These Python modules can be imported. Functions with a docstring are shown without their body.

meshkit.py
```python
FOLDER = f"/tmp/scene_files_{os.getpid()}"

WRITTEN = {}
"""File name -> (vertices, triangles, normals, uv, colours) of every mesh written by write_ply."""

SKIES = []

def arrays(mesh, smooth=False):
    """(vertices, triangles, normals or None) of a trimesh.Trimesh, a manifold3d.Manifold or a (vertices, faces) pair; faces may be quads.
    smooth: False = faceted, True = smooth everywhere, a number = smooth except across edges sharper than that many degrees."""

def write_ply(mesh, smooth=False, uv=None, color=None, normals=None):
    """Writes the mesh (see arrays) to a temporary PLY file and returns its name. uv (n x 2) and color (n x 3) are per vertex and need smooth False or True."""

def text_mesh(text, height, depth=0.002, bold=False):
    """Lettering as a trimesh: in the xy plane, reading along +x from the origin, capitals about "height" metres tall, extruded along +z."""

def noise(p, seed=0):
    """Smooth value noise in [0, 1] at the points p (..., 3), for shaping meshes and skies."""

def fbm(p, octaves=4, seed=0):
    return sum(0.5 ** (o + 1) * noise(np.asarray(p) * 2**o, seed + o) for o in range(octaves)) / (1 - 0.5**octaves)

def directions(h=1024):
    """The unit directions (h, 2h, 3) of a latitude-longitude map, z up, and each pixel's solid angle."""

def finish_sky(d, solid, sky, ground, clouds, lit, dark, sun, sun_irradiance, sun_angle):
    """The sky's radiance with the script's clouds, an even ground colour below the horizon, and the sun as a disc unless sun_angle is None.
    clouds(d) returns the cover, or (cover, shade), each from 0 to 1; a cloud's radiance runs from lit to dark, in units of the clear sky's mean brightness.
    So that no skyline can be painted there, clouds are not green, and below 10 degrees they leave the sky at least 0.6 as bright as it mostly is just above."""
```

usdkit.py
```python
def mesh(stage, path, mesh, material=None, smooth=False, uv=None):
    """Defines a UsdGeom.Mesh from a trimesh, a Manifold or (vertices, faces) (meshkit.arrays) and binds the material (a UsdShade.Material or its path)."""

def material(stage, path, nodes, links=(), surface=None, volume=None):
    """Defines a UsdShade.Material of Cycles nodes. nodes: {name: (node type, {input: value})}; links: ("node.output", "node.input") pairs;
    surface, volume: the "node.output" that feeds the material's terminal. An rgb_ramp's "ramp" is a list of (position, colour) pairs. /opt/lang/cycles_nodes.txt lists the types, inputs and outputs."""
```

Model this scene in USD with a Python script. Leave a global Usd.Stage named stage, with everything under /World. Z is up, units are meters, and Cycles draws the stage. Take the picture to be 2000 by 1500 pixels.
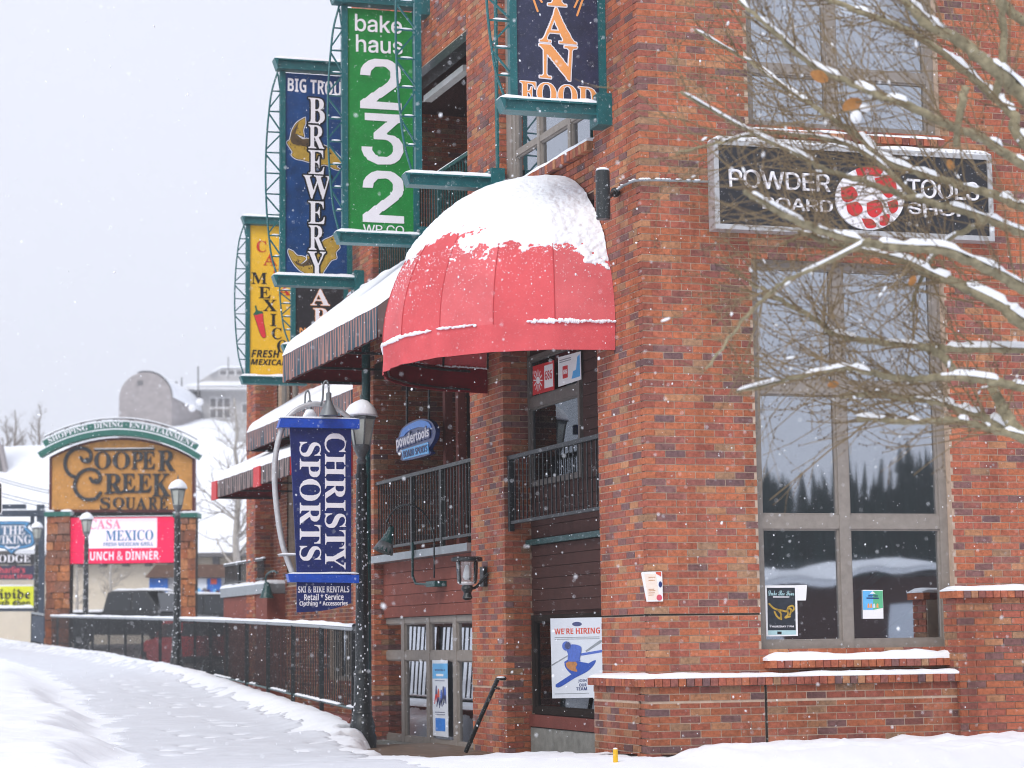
import math, random, glob
import numpy as np, trimesh, shapely
from shapely.geometry import Polygon, LineString, Point, box as sbox
from shapely import affinity, union_all
import meshkit, usdkit
from pxr import Usd, UsdGeom, UsdLux, UsdShade, Gf, Sdf, Vt

rng = np.random.default_rng(7)
stage = Usd.Stage.CreateInMemory()
UsdGeom.SetStageUpAxis(stage, 'Z')
UsdGeom.Xform.Define(stage, '/World')
UsdGeom.Scope.Define(stage, '/World/Looks')
L = '/World/Looks/'

# ------------------------------------------------------------------ camera
FPX, CX, CY, EYE = 4100.0, 1000.0, 750.0, 1.27
nrm = lambda v: np.asarray(v, float) / np.linalg.norm(v)
DOWN = nrm([0.01256, 1.0, -498.8 / FPX])                # world down, in camera axes (right, down, forward)
YC = np.array([-1530.0, 518.0, FPX]); YC = nrm(YC - DOWN * YC.dot(DOWN))   # along the street front, away
UC = -DOWN
XC = np.cross(YC, UC) * -1.0
XC = np.cross(YC, DOWN) * -1.0
if XC[0] < 0: XC = -XC
CORNER = np.array([262 / FPX, 200 / FPX, 1.0]) * 19.97
M = np.stack([XC, YC, UC])                              # camera axes -> world axes
EYEP = np.array([-(M @ CORNER)[0], -(M @ CORNER)[1], EYE])
RIGHT, UP, FWD = M @ [1, 0, 0], M @ [0, -1, 0], M @ [0, 0, 1]
cam = UsdGeom.Camera.Define(stage, '/World/camera')
cam.CreateHorizontalApertureAttr(36.0); cam.CreateVerticalApertureAttr(27.0)
cam.CreateFocalLengthAttr(36.0 * FPX / 2000.0)
cam.CreateClippingRangeAttr(Gf.Vec2f(0.1, 3000.0))
cam.CreateFStopAttr(2.2); cam.CreateFocusDistanceAttr(21.5)
cam.CreateExposureAttr(0.40)
m4 = np.eye(4); m4[0, :3], m4[1, :3], m4[2, :3], m4[3, :3] = RIGHT, UP, -FWD, EYEP
cam.AddTransformOp().Set(Gf.Matrix4d(m4.tolist()))

# ------------------------------------------------------------------ sky and sun (overcast, snow falling)
SUN_EL, SUN_AZ = math.radians(42), math.radians(230)    # azimuth = atan2(x, y) of the direction towards the sun
usdkit.material(stage, L + 'sky_material', {
    'tc': ('texture_coordinate', {}),
    'sky': ('sky_texture', {'sky_type': 'single_scattering', 'sun_disc': False, 'sun_elevation': SUN_EL, 'sun_rotation': SUN_AZ, 'altitude': 2800.0}),
    'n': ('noise_texture', {'scale': 1.6, 'detail': 4.0, 'roughness': 0.55}),
    'r': ('rgb_ramp', {'ramp': [(0.0, (6.3, 6.6, 7.75)), (0.5, (6.9, 7.15, 8.15)), (1.0, (7.5, 7.7, 8.5))]}),
    'm': ('mix', {'fac': 0.97}),
    'bg': ('background_shader', {'strength': 0.1})},
    [('tc.generated', 'sky.vector'), ('tc.generated', 'n.vector'), ('n.fac', 'r.fac'), ('sky.color', 'm.color1'), ('r.color', 'm.color2'), ('m.color', 'bg.color')],
    surface='bg.background')
dome = UsdLux.DomeLight.Define(stage, '/World/sky')
UsdShade.MaterialBindingAPI.Apply(dome.GetPrim()).Bind(UsdShade.Material.Get(stage, L + 'sky_material'))
dome.GetPrim().SetCustomDataByKey('kind', 'structure')
sun = UsdLux.DistantLight.Define(stage, '/World/sun')
sun.CreateNormalizeAttr(True); sun.CreateIntensityAttr(0.4); sun.CreateAngleAttr(25.0); sun.CreateColorAttr(Gf.Vec3f(1.0, 0.97, 0.93))
sun.AddRotateXYZOp().Set(Gf.Vec3f(90 - math.degrees(SUN_EL), 0, 180 - math.degrees(SUN_AZ)))

# ------------------------------------------------------------------ frames: a plane with axes a (along), b (outward), c (up)
def ray(px, py):
    return nrm(M @ np.array([(px - CX) / FPX, (py - CY) / FPX, 1.0]))
class Frame:
    def __init__(s, o, ex, ey, roll=0.0):
        s.o, s.ex, s.ey, s.ez = np.asarray(o, float), nrm(ex), nrm(ey), np.array([0, 0, 1.0])
        if roll:
            c, k = math.cos(roll), math.sin(roll)
            s.ex, s.ez = s.ex * c + s.ez * k, s.ez * c - s.ex * k
        s.R = np.stack([s.ex, s.ey, s.ez])
    def w(s, a, b, c):
        return s.o + s.ex * a + s.ey * b + s.ez * c
    def at(s, px, py, b=0.0):
        d = ray(px, py); p = s.o + s.ey * b
        t = (p - EYEP).dot(s.ey) / d.dot(s.ey)
        q = EYEP + d * t - s.o
        return q.dot(s.ex), q.dot(s.ez)
    def a(s, px, py=1250, b=0.0): return s.at(px, py, b)[0]
    def c(s, px, py, b=0.0): return s.at(px, py, b)[1]
    def poly(s, pts, b=0.0): return Polygon([s.at(x, y, b) for x, y in pts]).buffer(0)
    def shifted(s, b): return Frame(s.w(0, b, 0), s.ex, s.ey)
def dpt(px, py, z):                                      # the point seen at a pixel, z metres in front of the eye
    return EYEP + M @ (np.array([(px - CX) / FPX, (py - CY) / FPX, 1.0]) * z)
def proj(p):
    q = M.T @ (np.asarray(p, float) - EYEP)
    return CX + FPX * q[0] / q[2], CY + FPX * q[1] / q[2], q[2]
HF = nrm([FWD[0], FWD[1], 0]); HR = nrm([RIGHT[0], RIGHT[1], 0])
XA, YA, ZA = np.eye(3)
RD = M @ np.array([13990.0, 323.0, FPX]); RD = nrm([RD[0], RD[1], 0])   # along the window front, to the right
RN = nrm(np.cross(RD, ZA)); RN = RN if RN.dot(EYEP) > 0 else -RN
LF = Frame([0, 0, 0], YA, -XA)                            # street front
RF = Frame([0, 0, 0], RD, RN)                             # window front
def side(px_left_front, b=0.0):                           # a plane parallel to the window front, at the street front's pixel px
    return Frame([-b, LF.a(px_left_front), 0], RD, RN)
def facing(px, py, z):                                    # a plane facing the eye, through the pixel at depth z, origin at world height 0
    p = dpt(px, py, z); return Frame([p[0], p[1], 0], HR, -HF)

# ------------------------------------------------------------------ mesh builder
_ICO = {k: trimesh.creation.icosphere(subdivisions=k) for k in (0, 1, 2, 3)}
_BOXF = np.array([[0, 2, 1], [0, 3, 2], [4, 5, 6], [4, 6, 7], [0, 1, 5], [0, 5, 4], [1, 2, 6], [1, 6, 5], [2, 3, 7], [2, 7, 6], [3, 0, 4], [3, 4, 7]])
def catmull(pts, n=6):
    pts = np.asarray(pts, float)
    if len(pts) < 3: return pts
    P = np.vstack([2 * pts[0] - pts[1], pts, 2 * pts[-1] - pts[-2]]); out = []
    for i in range(1, len(P) - 2):
        for t in np.linspace(0, 1, n, endpoint=False):
            a, b, c, d = P[i - 1:i + 3]
            out.append(.5 * (2 * b + (c - a) * t + (2 * a - 5 * b + 4 * c - d) * t * t + (-a + 3 * b - 3 * c + d) * t ** 3))
    out.append(pts[-1]); return np.array(out)
class MB:
    def __init__(s): s.v, s.f, s.t, s.n = [], [], [], 0
    def add(s, v, f, tone=None):
        v = np.asarray(v, float); s.v.append(v); s.f.append(np.asarray(f, int) + s.n); s.n += len(v)
        if tone is not None: s.t.append(np.tile(tone, (len(v), 1)))
        return s
    def box(s, F, a0, a1, b0, b1, c0, c1, tone=None):
        a0, a1 = min(a0, a1), max(a0, a1); b0, b1 = min(b0, b1), max(b0, b1); c0, c1 = min(c0, c1), max(c0, c1)
        k = np.array([[a0, b0, c0], [a1, b0, c0], [a1, b1, c0], [a0, b1, c0], [a0, b0, c1], [a1, b0, c1], [a1, b1, c1], [a0, b1, c1]])
        f = _BOXF if np.cross(F.ex, F.ey).dot(F.ez) > 0 else _BOXF[:, ::-1]
        return s.add(F.o + k @ F.R, f, tone)
    def wbox(s, p, q, tone=None):
        return s.box(WF, p[0], q[0], p[1], q[1], p[2], q[2], tone)
    def bar(s, p, q, w, h=None, up=(0, 0, 1)):
        p, q = np.asarray(p, float), np.asarray(q, float); h = h or w
        d = nrm(q - p); x = np.cross(d, up)
        x = nrm(x) if np.linalg.norm(x) > 1e-6 else np.array([1.0, 0, 0]); y = np.cross(x, d)
        k = [p + sx * x * w / 2 + sy * y * h / 2 for sx, sy in ((-1, -1), (1, -1), (1, 1), (-1, 1))]
        return s.add(np.array(k + [c + (q - p) for c in k]), _BOXF[:, ::-1])
    def tube(s, path, r, n=8, flat=None):
        P = np.asarray(path, float); m = len(P); r = np.broadcast_to(np.asarray(r, float), (m,))
        T = np.gradient(P, axis=0); T /= np.linalg.norm(T, axis=1, keepdims=True) + 1e-12
        ref = ZA if abs(T[0][2]) < .9 else XA
        u = nrm(np.cross(T[0], ref)); V = []
        ang = np.linspace(0, 2 * np.pi, n, endpoint=False)
        for i in range(m):
            u = u - T[i] * u.dot(T[i]); u = u / (np.linalg.norm(u) + 1e-12); w = np.cross(T[i], u)
            V.append(P[i] + r[i] * (np.cos(ang)[:, None] * u + np.sin(ang)[:, None] * w))
        V = np.vstack(V + [P[:1], P[-1:]]); f = []
        for i in range(m - 1):
            for j in range(n):
                a, b = i * n + j, i * n + (j + 1) % n
                f += [[a, b, b + n], [a, b + n, a + n]]
        c0, c1 = m * n, m * n + 1
        for j in range(n):
            f += [[c0, (j + 1) % n, j], [c1, (m - 1) * n + j, (m - 1) * n + (j + 1) % n]]
        return s.add(V, f)
    def lathe(s, p, prof, n=16, F=None):
        prof = np.asarray(prof, float); ang = np.linspace(0, 2 * np.pi, n, endpoint=False) + np.pi / n; V, f = [], []
        for r, z in prof:
            V.append(np.stack([r * np.cos(ang), r * np.sin(ang), np.full(n, z)], 1))
        V = np.vstack(V + [[[0, 0, prof[0][1]]], [[0, 0, prof[-1][1]]]])
        if F is not None: V = V @ np.asarray(F)
        m = len(prof)
        for i in range(m - 1):
            for j in range(n):
                a, b = i * n + j, i * n + (j + 1) % n
                f += [[a, b, b + n], [a, b + n, a + n]]
        for j in range(n):
            f += [[m * n, (j + 1) % n, j], [m * n + 1, (m - 1) * n + j, (m - 1) * n + (j + 1) % n]]
        return s.add(V + np.asarray(p, float), f)
    def ell(s, p, r, k=1, R=None):
        v = _ICO[k].vertices * np.asarray(r, float)
        if R is not None: v = v @ np.asarray(R)
        return s.add(v + np.asarray(p, float), _ICO[k].faces)
    def compact(s):
        v, f = np.vstack(s.v), np.vstack(s.f); u, i = np.unique(f, return_inverse=True); s.v, s.f, s.n = [v[u]], [i.reshape(f.shape)], len(u); return s
    def prism(s, F, geom, b0, b1):
        for g in (geom.geoms if hasattr(geom, 'geoms') else [geom]):
            if g.geom_type != 'Polygon' or g.area < 1e-9: continue
            v, f = trimesh.creation.triangulate_polygon(g, engine='earcut'); n = len(v)
            lo, hi = np.column_stack([v[:, 0], np.full(n, b0), v[:, 1]]), np.column_stack([v[:, 0], np.full(n, b1), v[:, 1]])
            V, Fc = [lo, hi], [f, f[:, ::-1] + n]; k = 2 * n
            for ring in [g.exterior, *g.interiors]:
                c = np.array(ring.coords)[:-1]; m = len(c)
                V += [np.column_stack([c[:, 0], np.full(m, b0), c[:, 1]]), np.column_stack([c[:, 0], np.full(m, b1), c[:, 1]])]
                i = np.arange(m); j = (i + 1) % m
                Fc.append(np.vstack([np.column_stack([k + i, k + j, k + m + j]), np.column_stack([k + i, k + m + j, k + m + i])])); k += 2 * m
            s.add(F.o + np.vstack(V) @ F.R, np.vstack(Fc))
        return s
    def grid(s, P):                                        # P (n, m, 3)
        n, m = P.shape[:2]; i, j = np.meshgrid(np.arange(n - 1), np.arange(m - 1), indexing='ij'); a = (i * m + j).ravel()
        return s.add(P.reshape(-1, 3), np.vstack([np.column_stack([a, a + 1, a + m + 1]), np.column_stack([a, a + m + 1, a + m])]))
    def snow(s, F, a0, a1, b0, b1, c, h, step=0.06, seed=0, ragged=0.5):   # a soft ridge of snow lying on a ledge
        if a1 < a0: a0, a1 = a1, a0
        n = max(4, int((a1 - a0) / step)); A = np.linspace(a0, a1, n + 1); prof = np.array([[0, 0], [0.0, .55], [.14, .9], [.5, 1], [.86, .9], [1.0, .55], [1.0, 0]])
        nz = meshkit.fbm(np.column_stack([A * 4.0, np.full(n + 1, seed * 3.1), np.zeros(n + 1)]), 3, seed)
        end = np.clip(np.minimum(A - a0, a1 - A) / (h * 1.2 + 1e-6), 0.12, 1) ** .5
        P = np.zeros((n + 1, len(prof), 3))
        for i in range(n + 1):
            hh = h * end[i] * (1 - ragged + ragged * 1.6 * nz[i])
            sh = (nz[i] - .5) * (b1 - b0) * .25
            bb = b0 + (b1 - b0) * prof[:, 0]; bb = np.where(prof[:, 0] > .5, bb + sh * .5, bb)
            P[i] = F.o + np.column_stack([np.full(len(prof), A[i]), bb, c + hh * prof[:, 1]]) @ F.R
        s.grid(P); k = len(prof)
        for row, flip in ((0, 0), (n, 1)):
            v = P[row]; f = [[0, i, i + 1] for i in range(1, k - 1)]
            s.add(v, [x[::-1] for x in f] if flip else f)
        return s
WF = Frame([0, 0, 0], XA, YA)

# ------------------------------------------------------------------ things and parts
_used = {}
def fresh(parent, name):
    k = (parent, name); i = _used.get(k, -1) + 1; _used[k] = i
    return f'{parent}/{name}' if i == 0 else f'{parent}/{name}_{i:03d}'
class Thing:
    def __init__(s, path, base): s.path, s.base = path, np.asarray(base, float)
def tag(prim, label=None, cat=None, group=None, kind=None):
    for k, v in (('label', label), ('category', cat), ('group', group), ('kind', kind)):
        if v: prim.SetCustomDataByKey(k, v)
def thing(name, label, cat, base, group=None):
    p = fresh('/World', name); x = UsdGeom.Xform.Define(stage, p); b = np.asarray(base, float)
    x.AddTranslateOp().Set(Gf.Vec3d(*map(float, b))); tag(x.GetPrim(), label, cat, group); return Thing(p, b)
def part(T, name, mb, mat, smooth=False, label=None, kind=None):
    if not mb.v: return None
    p = fresh(T.path, name); v = np.vstack(mb.v) - T.base; f = np.vstack(mb.f)
    if mb.t: smooth = False
    m = usdkit.mesh(stage, p, (v, f), L + mat, smooth=smooth)
    if mb.t:
        UsdGeom.PrimvarsAPI(m).CreatePrimvar('tone', Sdf.ValueTypeNames.Color3fArray, 'vertex').Set(Vt.Vec3fArray.FromNumpy(np.vstack(mb.t).astype(np.float32)))
    tag(m.GetPrim(), label=label, kind=kind); return Thing(p, T.base)
def lone(name, mb, mat, label=None, cat=None, group=None, kind=None, smooth=False):
    p = fresh('/World', name); m = usdkit.mesh(stage, p, (np.vstack(mb.v), np.vstack(mb.f)), L + mat, smooth=smooth)
    tag(m.GetPrim(), label, cat, group, kind); return m

# ------------------------------------------------------------------ lettering
_FD = glob.glob('/opt/blender-*/*/datafiles/fonts/')[0]
_STY = {'serif': (0x1D400, 0x1D41A, 0x1D7CE), 'black': (0x1D56C, 0x1D586, None), 'sans': (0x1D5D4, 0x1D5EE, 0x1D7EC), 'script': (0x1D4D0, 0x1D4EA, None), 'italic': (0x1D63C, 0x1D656, None)}
_fonts, _tc = {}, {}
def text(t, style='inter', weight=None):
    key = (t, style, weight)
    if key in _tc: return _tc[key]
    from PIL import Image, ImageDraw, ImageFont
    if style == 'inter':
        fk = ('inter', weight)
        if fk not in _fonts:
            _fonts[fk] = ImageFont.truetype(_FD + 'Inter.woff2', 96)
            if weight:
                try: _fonts[fk].set_variation_by_axes([32, weight])
                except Exception: pass
        s = t
    else:
        fk = 'math'
        if fk not in _fonts: _fonts[fk] = ImageFont.truetype(_FD + 'NotoSansMath-Regular.woff2', 96)
        U, l, d = _STY[style]
        s = ''.join(chr(U + ord(x) - 65) if 'A' <= x <= 'Z' else chr(l + ord(x) - 97) if 'a' <= x <= 'z' else chr(d + ord(x) - 48) if d and x.isdigit() else x for x in t)
    font = _fonts[fk]
    x0, y0, x1, y1 = font.getbbox(s, anchor='ls')
    im = Image.new('L', (x1 - x0 + 8, y1 - y0 + 8)); ImageDraw.Draw(im).text((4 - x0, 4 - y0), s, 255, font, anchor='ls')
    on = np.pad(np.asarray(im) > 127, ((0, 0), (1, 1))).astype(np.int8)
    rows, st = np.nonzero(np.diff(on, axis=1) == 1); en = np.nonzero(np.diff(on, axis=1) == -1)[1]
    g = union_all(shapely.box(st, -rows - 1, en, -rows)).buffer(.6).buffer(-.6).simplify(.8)
    _tc[key] = affinity.affine_transform(g, [1 / 70, 0, 0, 1 / 70, -4 / 70, (4 - y0) / 70]); return _tc[key]
def fit(g, a0, c0, a1, c1):
    x0, y0, x1, y1 = g.bounds
    return affinity.affine_transform(g, [(a1 - a0) / (x1 - x0), 0, 0, (c1 - c0) / (y1 - y0), a0 - x0 * (a1 - a0) / (x1 - x0), c0 - y0 * (c1 - c0) / (y1 - y0)])
def pxfit(F, g, px0, py0, px1, py1, b=0.0):
    a0, c1 = F.at(px0, py0, b); a1, c0 = F.at(px1, py1, b); return fit(g, a0, c0, a1, c1)
def quadfit(F, g, tl, tr, bl, br, b=0.0):               # bbox of g onto four pixels (a sloping line of lettering)
    x0, y0, x1, y1 = g.bounds; P = [np.array(F.at(*p, b)) for p in (tl, tr, bl, br)]
    def f(xy):
        u, v = (xy[:, 0] - x0) / (x1 - x0), (xy[:, 1] - y0) / (y1 - y0); u, v = u[:, None], v[:, None]
        return (P[2] * (1 - u) + P[3] * u) * (1 - v) + (P[0] * (1 - u) + P[1] * u) * v
    import shapely
    return shapely.transform(g, f).buffer(0)

# ------------------------------------------------------------------ materials
def mat(name, col, rough=.55, spec=.4, metal=0.0, var=.12, scale=6.0, bump=0.0, bscale=60.0, emit=None, frost=0.0):
    d = np.array(col, float); lo, hi = np.clip(d * (1 - var), 0, 1), np.clip(d * (1 + var), 0, 1)
    nd = {'g': ('geometry', {}), 'n': ('noise_texture', {'scale': scale, 'detail': 5.0, 'roughness': .6}), 'r': ('rgb_ramp', {'ramp': [(.25, lo), (.75, hi)]}),
          'p': ('principled_bsdf', {'roughness': rough, 'specular_ior_level': spec, 'metallic': metal})}
    ln = [('g.position', 'n.vector'), ('n.fac', 'r.fac')]
    src = 'r.color'
    if frost:                                              # dusting of wind-blown snow grains
        nd.update(n3=('noise_texture', {'scale': 38.0, 'detail': 3.0, 'roughness': .7}), r3=('rgb_ramp', {'ramp': [(.60, (0, 0, 0)), (.72, (frost, frost, frost))]}), mx=('mix', {'color2': (.8, .82, .86)}))
        ln += [('g.position', 'n3.vector'), ('n3.fac', 'r3.fac'), ('r3.color', 'mx.fac'), ('r.color', 'mx.color1')]; src = 'mx.color'
    ln.append((src, 'p.base_color'))
    if bump:
        nd.update(n2=('noise_texture', {'scale': bscale, 'detail': 4.0}), b=('bump', {'strength': bump, 'distance': .01})); ln += [('g.position', 'n2.vector'), ('n2.fac', 'b.height'), ('b.normal', 'p.normal')]
    if emit: nd['p'][1].update(emission_color=emit[0], emission_strength=emit[1])
    usdkit.material(stage, L + name, nd, ln, surface='p.BSDF')
def toned(name, rough=.85, var=.35, scale=30.0, bump=.5, bscale=90.0):   # colour from the mesh's own tone, one per brick or stone
    usdkit.material(stage, L + name, {
        'g': ('geometry', {}), 'a': ('attribute', {'attribute': 'tone'}), 'n': ('noise_texture', {'scale': scale, 'detail': 5.0, 'roughness': .65}),
        'r': ('rgb_ramp', {'ramp': [(.3, (1 - var,) * 3), (.5, (1, 1, 1)), (.72, (1 + var, 1 + var, 1 + var))]}), 'm': ('mix', {'mix_type': 'multiply', 'fac': 1.0}),
        'sm': ('mapping', {'scale': (1.6, 1.6, .22)}), 'sn': ('noise_texture', {'scale': 1.5, 'detail': 5.0, 'roughness': .6}), 'sr': ('rgb_ramp', {'ramp': [(.32, (.66, .62, .60)), (.52, (1, 1, 1)), (.75, (1.10, 1.08, 1.06))]}), 'ms': ('mix', {'mix_type': 'multiply', 'fac': 1.0}),
        'w': ('noise_texture', {'scale': 1.1, 'detail': 6.0, 'roughness': .7}), 'wr': ('rgb_ramp', {'ramp': [(.56, (0, 0, 0)), (.75, (.16, .16, .16))]}), 'wm': ('mix', {'color2': (.5, .44, .40)}),
        'n2': ('noise_texture', {'scale': bscale, 'detail': 4.0}), 'b': ('bump', {'strength': bump, 'distance': .006}),
        'p': ('principled_bsdf', {'roughness': rough, 'specular_ior_level': .25})},
        [('g.position', 'n.vector'), ('g.position', 'n2.vector'), ('g.position', 'w.vector'), ('a.color', 'm.color1'), ('n.fac', 'r.fac'), ('r.color', 'm.color2'), ('w.fac', 'wr.fac'), ('wr.color', 'wm.fac'),
         ('g.position', 'sm.vector'), ('sm.vector', 'sn.vector'), ('sn.fac', 'sr.fac'), ('m.color', 'ms.color1'), ('sr.color', 'ms.color2'), ('ms.color', 'wm.color1'), ('wm.color', 'p.base_color'), ('n2.fac', 'b.height'), ('b.normal', 'p.normal')], surface='p.BSDF')
toned('brick'); toned('stone', bump=.9, bscale=25.0, scale=14.0, var=.45)
mat('mortar', (.46, .345, .265), .9, .2, var=.2, scale=9, bump=.4)
mat('lamp_grey', (.17, .185, .195), .45, .4, .3, var=.2)
mat('dark_joint', (.03, .025, .022), .9, .1)
mat('snow', (.86, .88, .92), .75, .25, var=.015, scale=3, bump=.25, bscale=28)
mat('teal_steel', (.006, .105, .115), .42, .5, var=.22, scale=12, bump=.05, frost=.35)
mat('dark_green_steel', (.006, .055, .055), .4, .5, var=.25, scale=12, frost=.45)
mat('black_steel', (.012, .016, .018), .42, .5, var=.3, scale=15, frost=.4)
mat('grey_steel', (.28, .31, .33), .38, .5, .5, var=.15, scale=9)
mat('galvanised', (.46, .46, .47), .45, .5, .35, var=.18, scale=11)
mat('window_frame', (.245, .215, .19), .55, .4, var=.15, scale=14, bump=.1)
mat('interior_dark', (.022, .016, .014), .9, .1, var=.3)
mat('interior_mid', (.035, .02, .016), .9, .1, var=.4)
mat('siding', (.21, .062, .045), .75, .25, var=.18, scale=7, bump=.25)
mat('siding_dark', (.055, .021, .017), .75, .25, var=.2, scale=7, bump=.25)  # dark brown siding, deepened to hold the shade of the recesses
mat('red_trim', (.16, .045, .035), .7, .3, var=.15)
mat('concrete', (.20, .20, .185), .9, .2, var=.3, scale=8, bump=.4)
mat('wet_paving', (.15, .105, .075), .6, .35, var=.35, scale=5, bump=.35)
mat('awning_red', (.60, .095, .105), .85, .15, var=.16, scale=2.2, bump=.2, bscale=14, frost=.16)
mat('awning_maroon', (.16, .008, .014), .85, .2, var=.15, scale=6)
mat('white_paint', (.80, .80, .82), .5, .4, var=.03)
mat('letter_white', (.80, .78, .82), .5, .35, var=.03)
mat('sign_green', (.008, .21, .035), .5, .4, var=.18, scale=5, frost=.12)
mat('sign_blue', (.006, .045, .16), .45, .4, var=.35, scale=5, frost=.12)
mat('sign_yellow', (.78, .46, .02), .5, .4, var=.10, scale=6, frost=.22)
mat('sign_black', (.018, .018, .022), .4, .45, var=.3, scale=9, frost=.15)
mat('sign_navy', (.022, .026, .062), .4, .45, var=.35, scale=9, frost=.12)
mat('banner_navy', (.004, .013, .11), .5, .4, var=.3, scale=7, frost=.10)
mat('beam_blue', (.003, .06, .42), .4, .5, var=.2, scale=9, frost=.12)
mat('ink_black', (.012, .012, .014), .5, .3)
mat('ink_red', (.50, .035, .02), .5, .3)
mat('ink_orange', (.80, .34, .11), .5, .3, var=.05)
mat('trout_gold', (.42, .27, .045), .5, .3, var=.25, scale=18)
mat('trout_brown', (.10, .065, .035), .5, .3, var=.3, scale=18)
mat('chili_red', (.66, .035, .05), .45, .4, var=.1)
mat('chili_green', (.02, .12, .07), .5, .3)
mat('sign_ochre', (.50, .235, .055), .65, .3, var=.22, scale=7, bump=.15, frost=.22)
mat('sign_maroon', (.085, .018, .018), .6, .3)
mat('arch_green', (.006, .115, .085), .45, .45, var=.18, scale=9, frost=.22)
mat('wood_letter', (.022, .024, .028), .6, .3, var=.4, scale=20, frost=.5)
mat('lamp_glass', (.40, .42, .38), .25, .5, var=.2, scale=8)
mat('screen_red', (.55, .01, .06), .4, .3, var=.04, emit=((1.0, .012, .10), .50))
mat('screen_white', (.7, .62, .7), .4, .3, var=.04, emit=((1.0, .86, .95), .34))
mat('screen_pink', (.7, .2, .3), .4, .3, emit=((1.0, .10, .20), .48))
mat('screen_blue', (.03, .15, .3), .4, .3, emit=((.02, .16, .36), .30))
mat('haze_brown', (.33, .30, .30), .9, .1, var=.2, scale=2)  # brown lightened so the colour itself carries distance haze
mat('house_grey', (.42, .41, .41), .9, .1, var=.08, scale=1)  # grey raised the same way, haze mixed into the paint
mat('house_dark', (.15, .145, .15), .8, .2, var=.15)
mat('cream_wall', (.62, .55, .45), .9, .1, var=.06, scale=1.5)
mat('trim_white', (.75, .75, .76), .6, .3, var=.03)
mat('roof_brown', (.13, .075, .055), .85, .2, var=.25, scale=6)
mat('poster_blue', (.03, .14, .48), .5, .3, var=.15)
mat('poster_paper', (.66, .70, .76), .45, .4, var=.03)
mat('paper_white', (.80, .79, .80), .5, .3, var=.02)
mat('paper_cream', (.82, .68, .58), .5, .3, var=.03)
mat('poster_sky', (.12, .42, .75), .45, .4, var=.2, scale=4)
mat('poster_green', (.10, .42, .22), .45, .4, var=.2, scale=6)
mat('poster_dark', (.02, .025, .035), .4, .4, var=.5, scale=20)
mat('poster_teal', (.40, .60, .63), .5, .3)
mat('skier_blue', (.07, .14, .50), .5, .3, var=.25, scale=25)
mat('ski_blue', (.02, .08, .40), .5, .3, var=.25, scale=30)
mat('skier_orange', (.45, .19, .06), .5, .3, var=.4, scale=35)
mat('hiring_red', (.62, .10, .06), .5, .3)
mat('red_sign', (.55, .03, .035), .5, .3)
mat('oval_blue', (.02, .20, .66), .35, .5, var=.1)
mat('oval_navy', (.015, .03, .14), .35, .5)
mat('oval_light', (.10, .42, .80), .35, .5, var=.05)
mat('board_blue', (.055, .135, .23), .6, .3, var=.2, scale=8)
mat('timber_dark', (.035, .05, .075), .75, .3, var=.35, scale=8, frost=.3)
mat('sign_lime', (.70, .72, .02), .5, .3, var=.05)
mat('shop_pink', (.62, .09, .13), .5, .3)
mat('car_black', (.015, .017, .02), .25, .5, var=.1, frost=.3)
mat('car_red', (.60, .02, .025), .3, .5, var=.1)
mat('car_glass', (.02, .024, .028), .08, .6)
mat('rubber', (.015, .015, .015), .8, .2)
mat('chrome', (.5, .5, .5), .2, .5, .9)
mat('tail_light', (.55, .015, .015), .25, .5)
mat('tub_blue', (.02, .19, .42), .5, .4, var=.15)
mat('neon_blue', (.02, .04, .3), .3, .4, emit=((.04, .10, 1.0), 1.3))
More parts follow.
